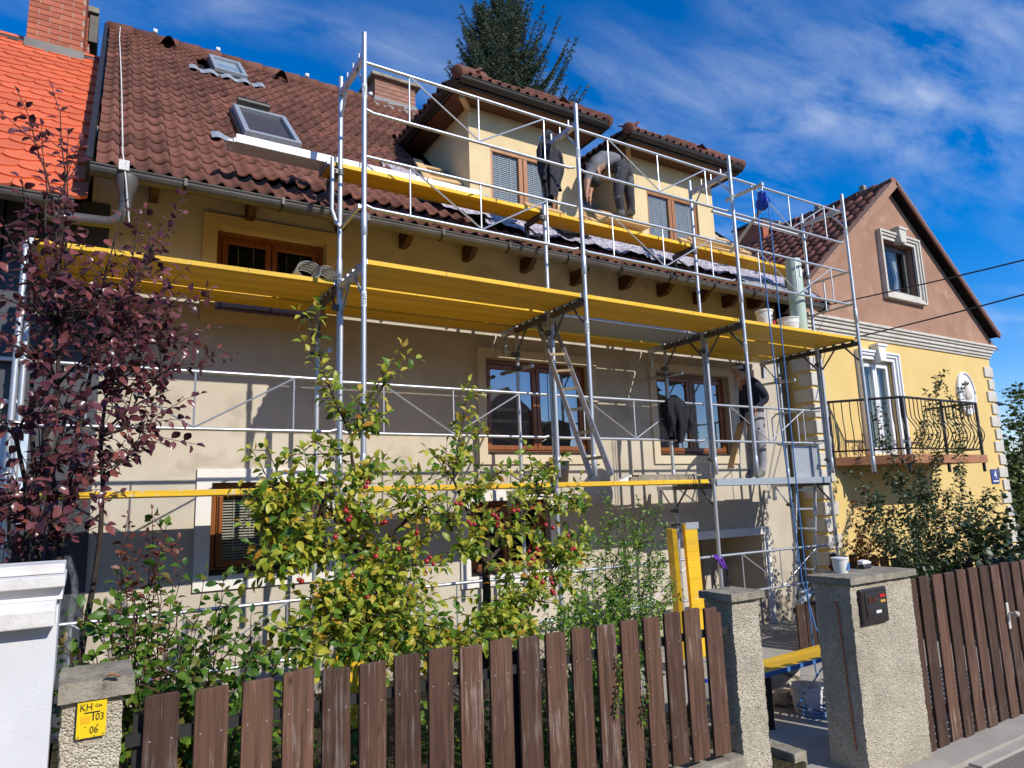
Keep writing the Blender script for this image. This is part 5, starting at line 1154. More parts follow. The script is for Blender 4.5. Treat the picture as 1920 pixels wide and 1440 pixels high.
# pine boards on the stripped roof
def rboard(x0, x1, s0, s1, h, label, th=.024, grp='pine boards on the roof'):
    d = rpt(x1,s1,h)-rpt(x0,s0,h); c = (rpt(x0,s0,h)+rpt(x1,s1,h))/2; L = d.length; d = d/L; sd = RN.cross(d)
    o = MB(); o.obox((0,0,0),(L/2,0,0),(0,.06,0),(0,0,th/2)); ob = o.build('pine_board', K['pine'], origin=(0,0,0)); ob.matrix_basis = Matrix(((d.x,sd.x,RN.x,c.x),(d.y,sd.y,RN.y,c.y),(d.z,sd.z,RN.z,c.z),(0,0,0,1))); tag(ob, label, 'board', grp)
pr_ = random.Random(4); ORD = 'first second third fourth fifth sixth seventh eighth ninth tenth eleventh twelfth thirteenth'.split()
for i in range(9): rboard(3.55+i*.02, 4.12+pr_.uniform(-.05,.05), 1.35+i*.13, 1.40+i*.13+pr_.uniform(-.04,.04), .09+.025*(i%2), f'fresh pine board left of the first dormer, {ORD[i]} up from the eave')
rboard(3.55,3.75,1.3,2.5,.13,'fresh pine board laid along the slope left of the first dormer')
for i in range(13): rboard(6.1+pr_.uniform(0,.1), 7.05+pr_.uniform(-.1,.35), .95+i*.10, .96+i*.10+pr_.uniform(-.05,.05), .09+.022*(i%3), f'fresh pine board between the dormers, {ORD[i]} up from the eave')
for i in range(8): rboard(7.1+pr_.uniform(0,.2)+i*.1, 8.6+pr_.uniform(-.1,.5), .86+i*.035, .90+i*.035+pr_.uniform(-.03,.03), .10+.03*i, f'fresh pine board stacked under the second dormer window, {ORD[i]} from the bottom')
for i in range(11): rboard(9.05+pr_.uniform(0,.1), 10.05+pr_.uniform(-.2,.1), .95+i*.12, .98+i*.12+pr_.uniform(-.05,.05), .10+.025*(i%3), f'fresh pine board right of the second dormer, {ORD[i]} up from the eave')
for i in range(5): rboard(4.3+i*.15, 5.6+pr_.uniform(-.1,.3), 1.02+i*.05, 1.02+i*.05+pr_.uniform(-.02,.02), .08+.028*i, f'fresh pine board stacked under the first dormer window, {ORD[i]} from the bottom')
# overhead wires
def wire(p0, p1, sag, label):
    pts = [p0.lerp(p1,i/24)-V((0,0,sag*4*(i/24)*(1-i/24))) for i in range(25)]
    tag(MB().path(pts,.011,6).build('overhead_wire', K['black'], smooth=True), label, 'wire', 'overhead wires')
wire(aty(1552,572,6.9), aty(1990,470,3.5), .02, 'upper black overhead wire crossing the brown gable'); wire(aty(1560,643,6.95), aty(1990,533,3.5), .02, 'lower black overhead wire crossing the cornice')

# ================================================================ people
def person(name, label, J, E_, mats, base, subd=2):
    """J: joint -> (pos, radius), E_: (a, b, material index). One continuous skinned body."""
    names = list(J); idx = {n: i for i, n in enumerate(names)}
    me = bpy.data.meshes.new(name); me.from_pydata([tuple(J[n][0]) for n in names], [(idx[a], idx[b]) for a, b, _ in E_], [])
    o = bpy.data.objects.new(name, me); COL.objects.link(o)
    sk = o.modifiers.new('skin', 'SKIN'); sk.use_smooth_shade = True; sk.branch_smoothing = .6
    for n in names:
        d = me.skin_vertices[0].data[idx[n]]; r = J[n][1]; r *= 1.28 if r > .04 else 1.1; d.radius = (r, r); d.use_root = (n == 'pelvis')
    sb = o.modifiers.new('sub', 'SUBSURF'); sb.levels = sb.render_levels = subd
    bpy.context.view_layer.update(); dg = bpy.context.evaluated_depsgraph_get(); m2 = bpy.data.meshes.new_from_object(o.evaluated_get(dg)); bpy.data.objects.remove(o)
    m2.materials.clear(); [m2.materials.append(m) for m in mats]
    A = np.array([J[a][0] for a, b, _ in E_]); B = np.array([J[b][0] for a, b, _ in E_]); MI = [k for *_, k in E_]
    for f in m2.polygons:
        c = np.array(f.center); ab = B-A; t = np.clip(((c-A)*ab).sum(1)/np.maximum((ab*ab).sum(1),1e-9),0,1); dd = ((A+ab*t[:,None]-c)**2).sum(1); f.material_index = MI[int(dd.argmin())]; f.use_smooth = True
    root = thing(name, label, 'person', base); b = bpy.data.objects.new('body', m2); link(b, root); return root
skin = pm('skin',(.46,.25,.16),(.40,.21,.135),12,3,r=.55); trou = pm('grey_work_trousers',(.33,.32,.33),(.25,.24,.25),14,5,r=.9,bump=.5,bsc=40,bdist=.012,spots=(.05,.05,.055),ssc=6,slo=.60,shi=.63); shirt = pm('dark_blue_sweater',(.022,.026,.045),(.015,.018,.032),30,4,r=.95,bump=.3,bsc=90,bdist=.006); shoe = pm('grey_work_shoe',(.24,.23,.2),(.12,.115,.1),16,4,r=.7)
def hand(J, E_, tag_, w, d, side, k, sp=.011, curl=V((0,0,-1))):
    """palm + five fingers growing from wrist joint w along d, spread along side"""
    d = V(d).normalized(); side = V(side).normalized(); J[tag_+'palm'] = (w+d*.05, .030); J[tag_+'kn'] = (w+d*.085, .027); E_ += [(tag_+'w', tag_+'palm', k), (tag_+'palm', tag_+'kn', k)]
    for i, ln in enumerate((.062,.072,.068,.052)):
        o = side*(i-1.5)*sp*2; a = w+d*.098+o; J[f'{tag_}f{i}a'] = (a, .0095); J[f'{tag_}f{i}b'] = (a+d*ln*.55+curl*.012, .0088); J[f'{tag_}f{i}c'] = (a+d*ln*.85+curl*.032, .0078)
        E_ += [(tag_+'kn', f'{tag_}f{i}a', k), (f'{tag_}f{i}a', f'{tag_}f{i}b', k), (f'{tag_}f{i}b', f'{tag_}f{i}c', k)]
    t0 = w+d*.04-side*.035; J[tag_+'ta'] = (t0, .011); J[tag_+'tb'] = (t0+d*.035-side*.012+curl*.012, .0095); E_ += [(tag_+'palm', tag_+'ta', k), (tag_+'ta', tag_+'tb', k)]
# standing worker on the low metal deck
yb = 6.68
def W(px, py, dy): return aty(px, py, yb+dy)
J = {}; E_ = []
gl_ = atz(1425,888,ZLT)
J['pelvis'] = (W(1418,797,0), .135); J['waist'] = (W(1415,772,0), .135); J['chest'] = (W(1409,738,0), .155); J['upper'] = (W(1405,722,0), .115); J['neck'] = (W(1397,709,0), .058); J['jaw'] = (W(1385,706,0), .068); J['skull'] = (W(1386,696,0), .092); J['chin'] = (W(1380,710,0), .038); J['nose'] = (W(1373.5,701,0), .014); J['brow'] = (W(1376,695,0), .04)
E_ += [('pelvis','waist',2),('waist','chest',1),('chest','upper',1),('upper','neck',0),('neck','jaw',0),('jaw','skull',0),('jaw','chin',0),('skull','brow',0),('brow','nose',0)]
for tg, dy, sh, el, wr in (('L',-.20,(1417,721),(1437,749),(1419,763)),('R',.19,(1400,722),(1393,762),(1391,790))):
    J[tg+'s'] = (W(*sh,dy), .072); J[tg+'m'] = (W((sh[0]+el[0])/2+(4 if tg=='L' else -3),(sh[1]+el[1])/2,dy*1.2), .058); J[tg+'e'] = (W(*el,dy*1.25), .048); J[tg+'w'] = (W(*wr,dy*1.15), .030)
    E_ += [('upper',tg+'s',1),(tg+'s',tg+'m',1),(tg+'m',tg+'e',1),(tg+'e',tg+'w',1)]
hand(J, E_, 'L', J['Lw'][0], W(1413,773,-.23)-J['Lw'][0], (0,1,0), 0); hand(J, E_, 'R', J['Rw'][0], W(1387,801,.22)-J['Rw'][0], (0,1,0), 0)
for tg, dy, hp, kn, an, to in (('l',-.10,(1421,806),(1426,846),(1428,882),(1412,891)),('r',.11,(1415,806),(1411,846),(1409,883),(1392,892))):
    J[tg+'h'] = (W(*hp,dy), .098); J[tg+'k'] = (W(*kn,dy), .068); J[tg+'c'] = (W((kn[0]+an[0])/2+2,(kn[1]+an[1])/2-2,dy), .066); pa = W(*an,dy); pa.z = ZLT+.075; J[tg+'a'] = (pa, .052); ph = pa+V((.05,0,-.04)); J[tg+'g'] = (ph, .036); pt_ = pa+V((-.16,-.03,-.042)); J[tg+'t'] = (pt_, .034)
    E_ += [('pelvis',tg+'h',2),(tg+'h',tg+'k',2),(tg+'k',tg+'c',2),(tg+'c',tg+'a',2),(tg+'a',tg+'g',3),(tg+'a',tg+'t',3)]
w1 = person('person', 'person in dark sweater and grey work trousers standing on the low metal deck', J, E_, [skin, shirt, trou, shoe], (gl_.x, yb, ZLT))
sk_ = J['skull'][0]
o = MB(); o.sphere(sk_+V((.012,0,.035)), .112, 16, 8, (1.02,.9,.72)); o.prism([sk_+V((.09,.07,.03)), sk_+V((.19,.05,-.01)), sk_+V((.19,-.05,-.01)), sk_+V((.09,-.07,.03))], (0,0,.012)); o.build('cap', pm('dark_cap',(.02,.022,.04),(.016,.017,.03),12,3,r=.9), w1, smooth='auto')
o = MB(); o.grid(lambda u, v: sk_+V((.012-.118*math.cos(-1.2+2.4*u), .108*math.sin(-1.2+2.4*u), .02+.055*v)), 14, 2); o.build('cap_band', pm('white_cap_panel',(.5,.5,.52),(.42,.42,.44),12,3,r=.9), w1, smooth=True, solid=.004)
o = MB(); o.sphere(W(1378,698,-.035),.011,8,6); o.sphere(W(1378,698,.035),.011,8,6); o.build('eyes', K['black_plastic'], w1, smooth=True)
o = MB(); o.sphere(sk_+V((.03,-.088,-.02)),.03,8,6,(.6,.35,1)); o.build('ear', skin, w1, smooth=True)
o = MB(); o.grid(lambda u, v: sk_+V((.05+.06*math.cos(-1.9+3.8*u), .085*math.sin(-1.9+3.8*u), -.055+.06*v)), 14, 2); o.build('hair', pm('grey_hair',(.16,.15,.14),(.1,.095,.09),40,3,r=.8), w1, smooth=True, solid=.012)
for i in range(9):
    a = 2*math.pi*i/9
o = MB(); nk = J['neck'][0]; o.path([nk+V((.012+.072*math.cos(a), .075*math.sin(a), -.035-.02*math.cos(a))) for a in [2*math.pi*i/16 for i in range(17)]],.012,6); o.build('collar', pm('cream_collar',(.6,.55,.42),(.5,.46,.35),12,3,r=.9), w1, smooth=True)
rw = J['Rkn'][0]; bt0 = aty(1370, 878, yb+.2); d_ = (bt0-rw); o = MB(); o.beam(rw-d_*.08, bt0, .022, .11, (0,1,0)); tag(o.build('wooden_board', K['pine']), 'raw wooden board held by the standing worker', 'board')
# bending worker beside the second dormer
yb = 7.34
shirt2 = pm('grey_shirt',(.19,.19,.20),(.14,.14,.15),20,4,r=.95,bump=.3,bsc=70,bdist=.006); trou2 = pm('dark_grey_trousers',(.05,.05,.056),(.03,.03,.034),12,5,r=.9,bump=.4,bsc=40,bdist=.01,spots=(.16,.16,.17),ssc=6,slo=.58,shi=.66)
J = {}; E_ = []
J['pelvis'] = (W(1162,310,0), .155); J['waist'] = (W(1148,299,.02), .145); J['chest'] = (W(1126,301,.05), .155); J['upper'] = (W(1115,309,.07), .105); J['neck'] = (W(1116,321,-.02), .058); J['jaw'] = (W(1121,331,-.10), .066); J['skull'] = (W(1119,336,-.12), .084); J['chin'] = (W(1127,328,-.14), .036); J['nose'] = (W(1129,336,-.16), .014)
E_ += [('pelvis','waist',1),('waist','chest',1),('chest','upper',1),('upper','neck',0),('neck','jaw',0),('jaw','skull',0),('jaw','chin',0),('jaw','nose',0)]
for tg, dy, sh, el, wr in (('L',-.14,(1109,316),(1101,338),(1100,358)),('R',.26,(1111,316),(1109,344),(1106,366))):
    J[tg+'s'] = (W(*sh,dy), .066); J[tg+'m'] = (W((sh[0]+el[0])/2,(sh[1]+el[1])/2,dy), .052); J[tg+'e'] = (W(*el,dy), .043); J[tg+'w'] = (W(*wr,dy), .030)
    E_ += [('upper',tg+'s',1),(tg+'s',tg+'m',1),(tg+'m',tg+'e',1),(tg+'e',tg+'w',0)]
    hand(J, E_, tg, J[tg+'w'][0], V((0,.02,-1)), (.7,.7,0), 0, curl=V((.5,.5,0)))
for tg, dy, hp, kn, an in (('l',-.10,(1164,322),(1158,364),(1168,404)),('r',.12,(1177,322),(1180,362),(1185,398))):
    J[tg+'h'] = (W(*hp,dy), .094); J[tg+'k'] = (W(*kn,dy), .062); J[tg+'c'] = (W((kn[0]+an[0])/2,(kn[1]+an[1])/2,dy), .058); pa = W(*an,dy); J[tg+'a'] = (pa, .052); J[tg+'g'] = (pa+V((.05,.02,-.045)), .036); J[tg+'t'] = (pa+V((-.14,.08,-.055)), .036)
    E_ += [('pelvis',tg+'h',2),(tg+'h',tg+'k',2),(tg+'k',tg+'c',2),(tg+'c',tg+'a',2),(tg+'a',tg+'g',3),(tg+'a',tg+'t',3)]
w2 = person('person', 'person in dark work trousers bending over beside the second dormer', J, E_, [skin, shirt2, trou2, pm('brown_shoe',(.10,.075,.05),(.06,.045,.03),16,4,r=.7)], (J['la'][0].x, yb, J['la'][0].z-.08))
o = MB(); o.sphere(J['skull'][0]+V((-.028,.02,-.035)), .100, 14, 8, (1,.95,.9)); o.build('hair', pm('dark_hair',(.02,.015,.012),(.012,.01,.008),40,3,r=.7), w2, smooth=True)
o = MB(); pv = J['pelvis'][0].lerp(J['waist'][0],.55); o.path([pv+V((.03*math.cos(a)-.0, .155*math.sin(a), .15*math.cos(a))) for a in [2*math.pi*i/18 for i in range(19)]],.018,6); o.build('belt', navy, w2, smooth=True)
tag(MB().box(J['la'][0].x-.35,J['la'][0].x+.45,7.15,7.6,J['la'][0].z-.135,J['la'][0].z-.092).build('pine_board', K['pine']), 'thick pine board under the feet of the bending worker', 'board', 'pine boards on the roof')
# ================================================================ vegetation
def leaf_base(w_=.5, fold=.10, droop=.14):
    v = np.array([(0,0,0),(-.38*w_,.24,fold*.7),(-.5*w_,.52,fold),(-.30*w_,.80,fold*.5-droop*.5),(0,1,-droop),(.30*w_,.80,fold*.5-droop*.5),(.5*w_,.52,fold),(.38*w_,.24,fold*.7),(0,.35,0),(0,.7,-droop*.35)], float)
    f = np.array([(0,8,1),(1,8,2),(2,8,9),(2,9,3),(3,9,4),(4,9,5),(5,9,6),(6,9,8),(6,8,7),(7,8,0)]); return v, f
class Plant:
    def __init__(s, seed): s.r = random.Random(seed); s.wood = MB(); s.L = []
    def leaf(s, p, d, size):
        r = s.r; d = V(d).normalized(); up = V((r.uniform(-.6,.6), r.uniform(-.9,.3), r.uniform(.25,1))).normalized(); x = d.cross(up)
        if x.length < .05: x = d.orthogonal()
        x.normalize(); z = x.cross(d); k = size*r.uniform(.7,1.2)
        s.L.append(((x*k).to_tuple(), (d*k).to_tuple(), (z*k).to_tuple(), V(p).to_tuple()))
    def stem(s, p0, p1, r0, r1, bend=.15, n=9, wob=.02, up=0):
        r = s.r; p0, p1 = V(p0), V(p1); d = p1-p0; L = d.length; sd = V((r.uniform(-1,1), r.uniform(-1,1), r.uniform(-.2,.2)))*bend*L
        pts = []
        for i in range(n+1):
            t = i/n; q = p0.lerp(p1,t)+sd*math.sin(math.pi*t)*.5+V((0,0,up*L*math.sin(math.pi*t)))+V((r.gauss(0,1),r.gauss(0,1),r.gauss(0,1)))*wob*L/n*(0 < i < n); pts.append(q)
        s.wood.path(pts, [r0+(r1-r0)*(i/n)**.8 for i in range(n+1)], 5, False); return pts
    def foliate(s, pts, size, gap, t0=0., droop=.25, spread=1.0):
        r = s.r; acc = 0; ph = r.uniform(0,6)
        tot = sum((b-a).length for a, b in zip(pts, pts[1:])); run = 0
        for a, b in zip(pts, pts[1:]):
            L = (b-a).length; d = (b-a)/max(L,1e-6); x = d.orthogonal().normalized(); y = d.cross(x)
            while acc < L:
                if (run+acc)/tot >= t0:
                    ph += 2.4+r.uniform(-.5,.5); out = (x*math.cos(ph)+y*math.sin(ph))*spread+d*r.uniform(.1,.8)+V((0,-.15,-droop*r.random()*1.6)); p = a+d*acc
                    s.leaf(p+out.normalized()*size*.15, out, size)
                acc += gap*r.uniform(.6,1.4)
            acc -= L; run += L
        if r.random() < .9: s.leaf(pts[-1], pts[-1]-pts[-2], size*.8)
    def twigs(s, pts, n, ln, size, gap, t0=.3, up=.35, r0=.004, spread=1.0, droop=.25):
        r = s.r
        for _ in range(n):
            t = t0+(1-t0)*r.random()**.9; k = min(len(pts)-2, int(t*(len(pts)-1))); p = pts[k].lerp(pts[k+1], t*(len(pts)-1)-k)
            d = V((r.gauss(0,1), r.gauss(0,1), r.gauss(up,.6))).normalized(); d = (d+(pts[k+1]-pts[k]).normalized()*.6).normalized()
            q = s.stem(p, p+d*ln*r.uniform(.5,1.25), r0, r0*.4, .2, 5, .05); s.foliate(q, size, gap, .1, droop, spread)
    def build(s, name, label, cat, base, woodm, leafmat, leafgeo=None, nmax=300, group=None, pname='leaf', stuffname='foliage'):
        t = thing(name, label, cat, base, group)
        if s.wood.v: s.wood.build('branches' if cat != 'tree' else 'trunk', woodm, t, smooth=True)
        v, f = leafgeo or leaf_base()
        me = npmesh(pname, v, f, leafmat, True); s.L.sort(key=lambda l: sum((a-c)**2 for a, c in zip(l[3], CAM))/(sum(a*a for a in l[1])+1e-9))
        for x, y, z, p in s.L[:nmax]:
            M = Matrix(((x[0],y[0],z[0],p[0]),(x[1],y[1],z[1],p[1]),(x[2],y[2],z[2],p[2]),(0,0,0,1))); inst(pname, me, M, t)
        R_ = s.L[nmax:]
        if R_:
            A = np.array([[l[0], l[1], l[2]] for l in R_]); Pp = np.array([l[3] for l in R_])
            VS = np.einsum('vk,nkc->nvc', v, A)+Pp[:,None,:]; FS = (f[None]+(np.arange(len(R_))*len(v))[:,None,None]).reshape(-1,3)
            m2 = npmesh(stuffname, VS.reshape(-1,3), FS, leafmat, True); o = bpy.data.objects.new(stuffname, m2); link(o, t); o['kind'] = 'stuff'
        return t
bark = pm('dark_bark',(.055,.04,.032),(.03,.022,.018),18,5,r=.9,bump=.5,bsc=60); twig_red = pm('reddish_twig',(.10,.035,.025),(.06,.025,.018),18,4,r=.7)
purple = leafm('purple_plum_leaf', [(0,(.075,.024,.030)),(.45,(.15,.046,.054)),(.8,(.25,.095,.10)),(1,(.34,.10,.075))], .30, .26)
apple = leafm('crab_apple_leaf', [(0,(.07,.17,.018)),(.25,(.16,.29,.028)),(.45,(.38,.46,.045)),(.80,(.66,.63,.075)),(.95,(.70,.52,.07)),(1,(.58,.24,.03))], .42, .38)
dogw = leafm('dogwood_leaf', [(0,(.045,.12,.016)),(.5,(.10,.21,.024)),(.85,(.22,.34,.036)),(1,(.20,.12,.035))], .38, .42)
redl = leafm('red_shoot_leaf', [(0,(.13,.035,.025)),(.6,(.22,.07,.04)),(1,(.28,.12,.06))], .3, .45)
priv = leafm('small_shrub_leaf', [(0,(.06,.17,.018)),(.5,(.13,.29,.028)),(.9,(.30,.46,.045)),(1,(.48,.52,.07))], .4, .38)
darkl = leafm('dark_shrub_leaf', [(0,(.018,.04,.012)),(.6,(.035,.065,.018)),(.9,(.06,.09,.03)),(1,(.13,.13,.035))], .25, .42)
oran = leafm('orange_autumn_leaf', [(0,(.20,.07,.015)),(.6,(.34,.13,.02)),(1,(.10,.09,.02))], .35, .45)
LW = leaf_base(.62,.10,.16); LN = leaf_base(.45,.08,.12); LB = leaf_base(.85,.06,.2)
# purple plum tree in the neighbouring garden
P = Plant(21); bs = aty(118,1065,4.7); bs.z = -.3; bs.x -= .05
tips = [(35,175,4.6),(98,165,4.7),(78,235,4.5),(128,250,4.8),(150,262,4.5),(40,330,4.4),(8,420,4.2),(70,400,4.6),(120,380,4.4),(235,385,4.5),(262,400,4.8),(345,365,5.0),(318,430,4.7),(290,470,4.5),(335,560,4.8),(345,640,4.9),(325,690,4.6),(310,735,4.8),(280,690,4.3),(230,560,4.3),(250,610,4.6),(150,540,4.2),(95,520,4.3),(40,560,4.2),(15,640,4.2),(90,650,4.1),(180,650,4.3),(225,720,4.4),(270,800,4.6),(255,840,4.8),(150,740,4.2),(55,760,4.1),(10,800,4.2),(110,860,4.2),(165,880,4.5),(50,900,4.1),(12,960,4.2),(90,980,4.2),(120,1010,4.4),(30,1030,4.3),(135,930,4.4),(205,860,4.6),(295,560,4.5),(140,620,4.6),(30,470,4.5),(300,620,4.4),(200,600,4.7)]
mains = [P.stem(bs+V((P.r.uniform(-.06,.06),P.r.uniform(-.06,.06),0)), aty(px,py,Y), .028, .010, .10, 10, .05) for px, py, Y in ((60,700,4.5),(130,760,4.5),(180,650,4.6),(30,820,4.3),(110,620,4.4),(200,740,4.7))]
for i, (px, py, Y) in enumerate(tips):
    tp = aty(px, py, Y); m_ = min(mains, key=lambda q: min((a-tp).length for a in q[4:])); k = min(range(3, len(m_)), key=lambda j: (m_[j]-tp).length+max(0,m_[j].z-tp.z+.15)*1.2)
    st_ = P.stem(m_[k], tp, .011, .002, .12, 9, .05, .06 if py > 700 else 0)
    P.foliate(st_, .062, .046 if py < 300 else .030, .30 if py < 300 else .2); P.twigs(st_, 1 if py < 440 else 6 if px < 200 else 7, .32 if px > 150 else .28, .064, .036, .3)
P.build('purple_plum_tree', 'purple leaved plum tree rising above the white wall', 'tree', bs, bark, purple, LW)
# crab apple in front of the house
P = Plant(33); b1 = aty(905,1240,4.55); b1.z = -.28; b2 = aty(735,1240,4.4); b2.z = -.28
t1 = P.stem(b1, aty(912,1010,4.6), .045, .03, .08, 8, .04); t2 = P.stem(b2, aty(690,1000,4.45), .035, .02, .10, 8, .04)
mains = [t1, t2]
for px, py, Y, s_ in ((1010,930,4.8,t1),(850,900,4.5,t1),(780,960,4.4,t2),(620,960,4.3,t2),(660,820,4.5,t2),(560,990,4.3,t2),(960,1060,4.5,t1),(700,1130,4.2,t2),(1040,1060,4.6,t1)): mains.append(P.stem(s_[-2 if py < 1050 else 4], aty(px,py,Y), .02, .009, .12, 8, .05))
tips = [(592,575,4.5),(605,690,4.4),(640,760,4.6),(755,650,4.5),(722,720,4.5),(690,800,4.4),(880,715,4.6),(868,790,4.5),(905,800,4.7),(500,835,4.3),(490,880,4.3),(540,850,4.4),(590,830,4.3),(985,835,4.7),(1020,880,4.7),(1085,935,4.8),(1100,985,4.8),(1095,1045,4.8),(480,930,4.2),(530,940,4.2),(575,905,4.3),(620,880,4.3),(670,900,4.3),(720,880,4.4),(770,870,4.5),(820,860,4.5),(850,880,4.5),(930,890,4.6),(970,930,4.6),(1040,960,4.7),(510,1000,4.2),(560,1060,4.1),(520,1080,4.1),(600,1000,4.1),(640,960,4.2),(700,960,4.2),(750,940,4.3),(800,950,4.3),(840,980,4.3),(880,930,4.4),(920,980,4.4),(970,1000,4.5),(1010,1010,4.6),(1060,1030,4.7),(590,1130,4.0),(640,1080,4.0),(690,1050,4.1),(740,1030,4.1),(790,1020,4.2),(830,1060,4.2),(870,1040,4.3),(950,1070,4.4),(1000,1090,4.5),(610,1190,3.9),(660,1150,3.9),(700,1190,3.9),(740,1120,4.0),(780,1200,3.9),(820,1130,4.0),(860,1200,4.0),(900,1160,4.1),(950,1180,4.1),(980,1150,4.2),(1020,1130,4.4),(570,1010,4.3),(610,1050,4.2),(660,1000,4.3),(790,1080,4.1),(720,1080,4.1),(1060,1090,4.6),(640,1210,3.85),(560,1225,3.8),(520,1190,3.8),(910,1205,4.0),(960,1120,4.3),(590,1215,3.75),(625,1235,3.7),(680,1225,3.7),(720,1225,3.7),(765,1228,3.7),(810,1215,3.7),(850,1222,3.75),(890,1215,3.8),(930,1200,3.8),(970,1195,3.85),(1000,1180,3.95),(560,1180,3.8),(640,1170,3.8),(750,1160,3.8),(830,1180,3.8),(495,960,4.2),(505,1040,4.1)]
for px, py, Y in tips:
    tp = aty(px, py, Y); best = None
    for q in mains:
        for j in range(3, len(q)):
            dd = (q[j]-tp).length+max(0,q[j].z-tp.z)*.6
            if best is None or dd < best[0]: best = (dd, q[j])
    st_ = P.stem(best[1], tp, .009, .002, .12, 8, .05)
    if py < 890 and px < 1000: P.foliate(st_, .078, .034, .15); P.twigs(st_, 5, .16, .072, .032, .12)
    else: P.foliate(st_, .074, .025, .12); P.twigs(st_, 9, .20, .070, .028, .15)
ct = P.build('crab_apple_tree', 'crab apple tree with yellowing leaves and small red apples behind the fence', 'tree', b1, bark, apple, leaf_base(.56,.10,.2))
redap = pm('red_crab_apple',(.42,.018,.025),(.30,.012,.02),9,4,r=.3,spec=.5,spots=(.5,.12,.05),ssc=18,slo=.6,shi=.75)
am = MB().sphere((0,0,0),.0155,10,7,(1,1,.92)); am.tube((0,0,.015),(.004,0,.045),.0016,5); ame = mesh_of('apple', am.v, am.f, redap)
ar = random.Random(8)
for px, py, n in ((690,905,3),(652,965,2),(780,1000,2),(600,1105,3),(930,965,3),(965,962,3),(885,985,3),(1000,1040,3),(1070,1036,2),(745,1030,3),(805,1053,3),(795,1068,2),(1010,1086,2),(1028,1088,2),(1033,1110,2),(692,1216,1),(570,1172,1),(655,1080,2),(700,1045,2),(1030,985,2),(940,980,2),(1060,1000,1),(770,1112,2),(690,1115,1),(860,940,2),(650,975,2),(630,1000,2),(590,1150,1),(560,1090,2),(720,985,2),(1003,1035,2)):
    for _ in range(n):
        p = aty(px+ar.uniform(-8,8), py+ar.uniform(-8,8), 4.0+ar.uniform(-.1,.2)); M = Matrix.Rotation(ar.uniform(-.5,.5),4,'X') @ Matrix.Diagonal((ar.uniform(.85,1.15),)*3+(1,)); M.translation = p; inst('apple', ame, M, ct)
# shrubs along the fence
def shrub(seed, name, label, tips, base, size, gap, mat, geo, tw, ln, cat='shrub', r0=.006, nmax=300, wm=None, t0=.25, grp=None):
    P = Plant(seed); b0 = V(base)
    for px, py, Y in tips:
        tp = aty(px, py, Y); st_ = P.stem(b0+V((P.r.gauss(0,.10),P.r.gauss(0,.08),0)), tp, r0, .0018, .14, 9, .04); P.foliate(st_, size, gap, t0); P.twigs(st_, tw, ln, size, gap, t0+.05)
    return P.build(name, label, cat, b0, wm or twig_red, mat, geo, nmax, grp)
q = aty(320,1330,4.0); q.z = -.28
shrub(41, 'dogwood_shrub', 'green broad leaved shrub between the gas sign pillar and crab apple', [(312,985,4.2),(345,1060,4.1),(385,1070,4.2),(420,1085,4.1),(405,1130,3.9),(130,1205,3.75),(150,1180,3.8),(185,1165,3.8),(215,1120,3.9),(240,1150,3.8),(210,1210,3.7),(165,1240,3.65),(270,1140,3.8),(300,1170,3.7),(330,1130,3.8),(360,1180,3.7),(270,1230,3.6),(320,1250,3.6),(370,1250,3.6),(420,1210,3.7),(450,1170,3.9),(480,1190,3.9),(500,1215,3.8),(470,1240,3.7),(230,1260,3.6),(400,1170,3.8),(520,1240,3.7),(250,1200,3.7),(340,1210,3.65),(300,1290,3.6),(380,1300,3.6),(450,1290,3.6),(560,1240,3.8)], q, .062, .034, dogw, LW, 7, .17)
q2 = aty(270,1300,4.3); q2.z = -.28
shrub(42, 'red_shoot_shrub', 'upright shoots with reddish brown leaves before the low window', [(240,965,4.3),(243,985,4.35),(285,955,4.4),(278,1000,4.3),(312,1010,4.3),(335,1010,4.4),(262,1040,4.2),(295,1060,4.25),(240,1080,4.2),(232,1030,4.3)], q2, .042, .026, redl, LW, 1, .1, t0=.42)
q3 = aty(1130,1230,4.7); q3.z = -.28
shrub(43, 'hibiscus_shrub', 'small leaved green shrub with tall upright shoots beside the narrow pillar', [(1143,942,4.9),(1146,965,4.8),(1172,955,4.8),(1210,985,4.9),(1205,950,5.0),(1238,955,5.0),(1250,985,5.0),(1105,1010,4.8),(1065,1030,4.7),(1085,1060,4.7),(1120,1050,4.6),(1150,1040,4.7),(1180,1040,4.8),(1215,1050,4.9),(1245,1060,5.0),(1265,1090,5.0),(1040,1090,4.5),(1070,1110,4.4),(1110,1110,4.4),(1145,1100,4.5),(1180,1100,4.6),(1215,1110,4.7),(1245,1125,4.8),(1090,1150,4.2),(1130,1150,4.3),(1170,1140,4.4),(1050,1140,4.2),(1210,1140,4.5),(1020,1160,4.1),(1130,980,4.8),(1190,1000,4.8),(1225,1010,4.9),(1160,1120,4.3),(1090,1125,4.3),(1065,1165,4.1),(1250,1110,4.8)], q3, .044, .016, priv, LN, 14, .15, wm=bark, t0=.22)
for k, (x, lab) in enumerate(((.7,'low leafy ground shrub behind the fence near the gas sign pillar'),(1.7,'low leafy ground shrub behind the fence below the crab apple'),(2.7,'low leafy ground shrub behind the fence near the narrow pillar'))):
    P = Plant(50+k)
    for i in range(34):
        b0 = V((x+P.r.uniform(-.55,.55), 3.62+P.r.uniform(0,.5), -.28)); st_ = P.stem(b0, b0+V((P.r.uniform(-.12,.12),P.r.uniform(-.15,.1),P.r.uniform(.35,1.0))), .005, .0015, .15, 7, .04); P.foliate(st_, .055, .03, .05); P.twigs(st_, 3, .12, .05, .032, .1)
    P.build('ground_shrub', lab, 'shrub', (x,3.85,-.28), bark, dogw, LW, 120, 'low shrubs behind the fence')
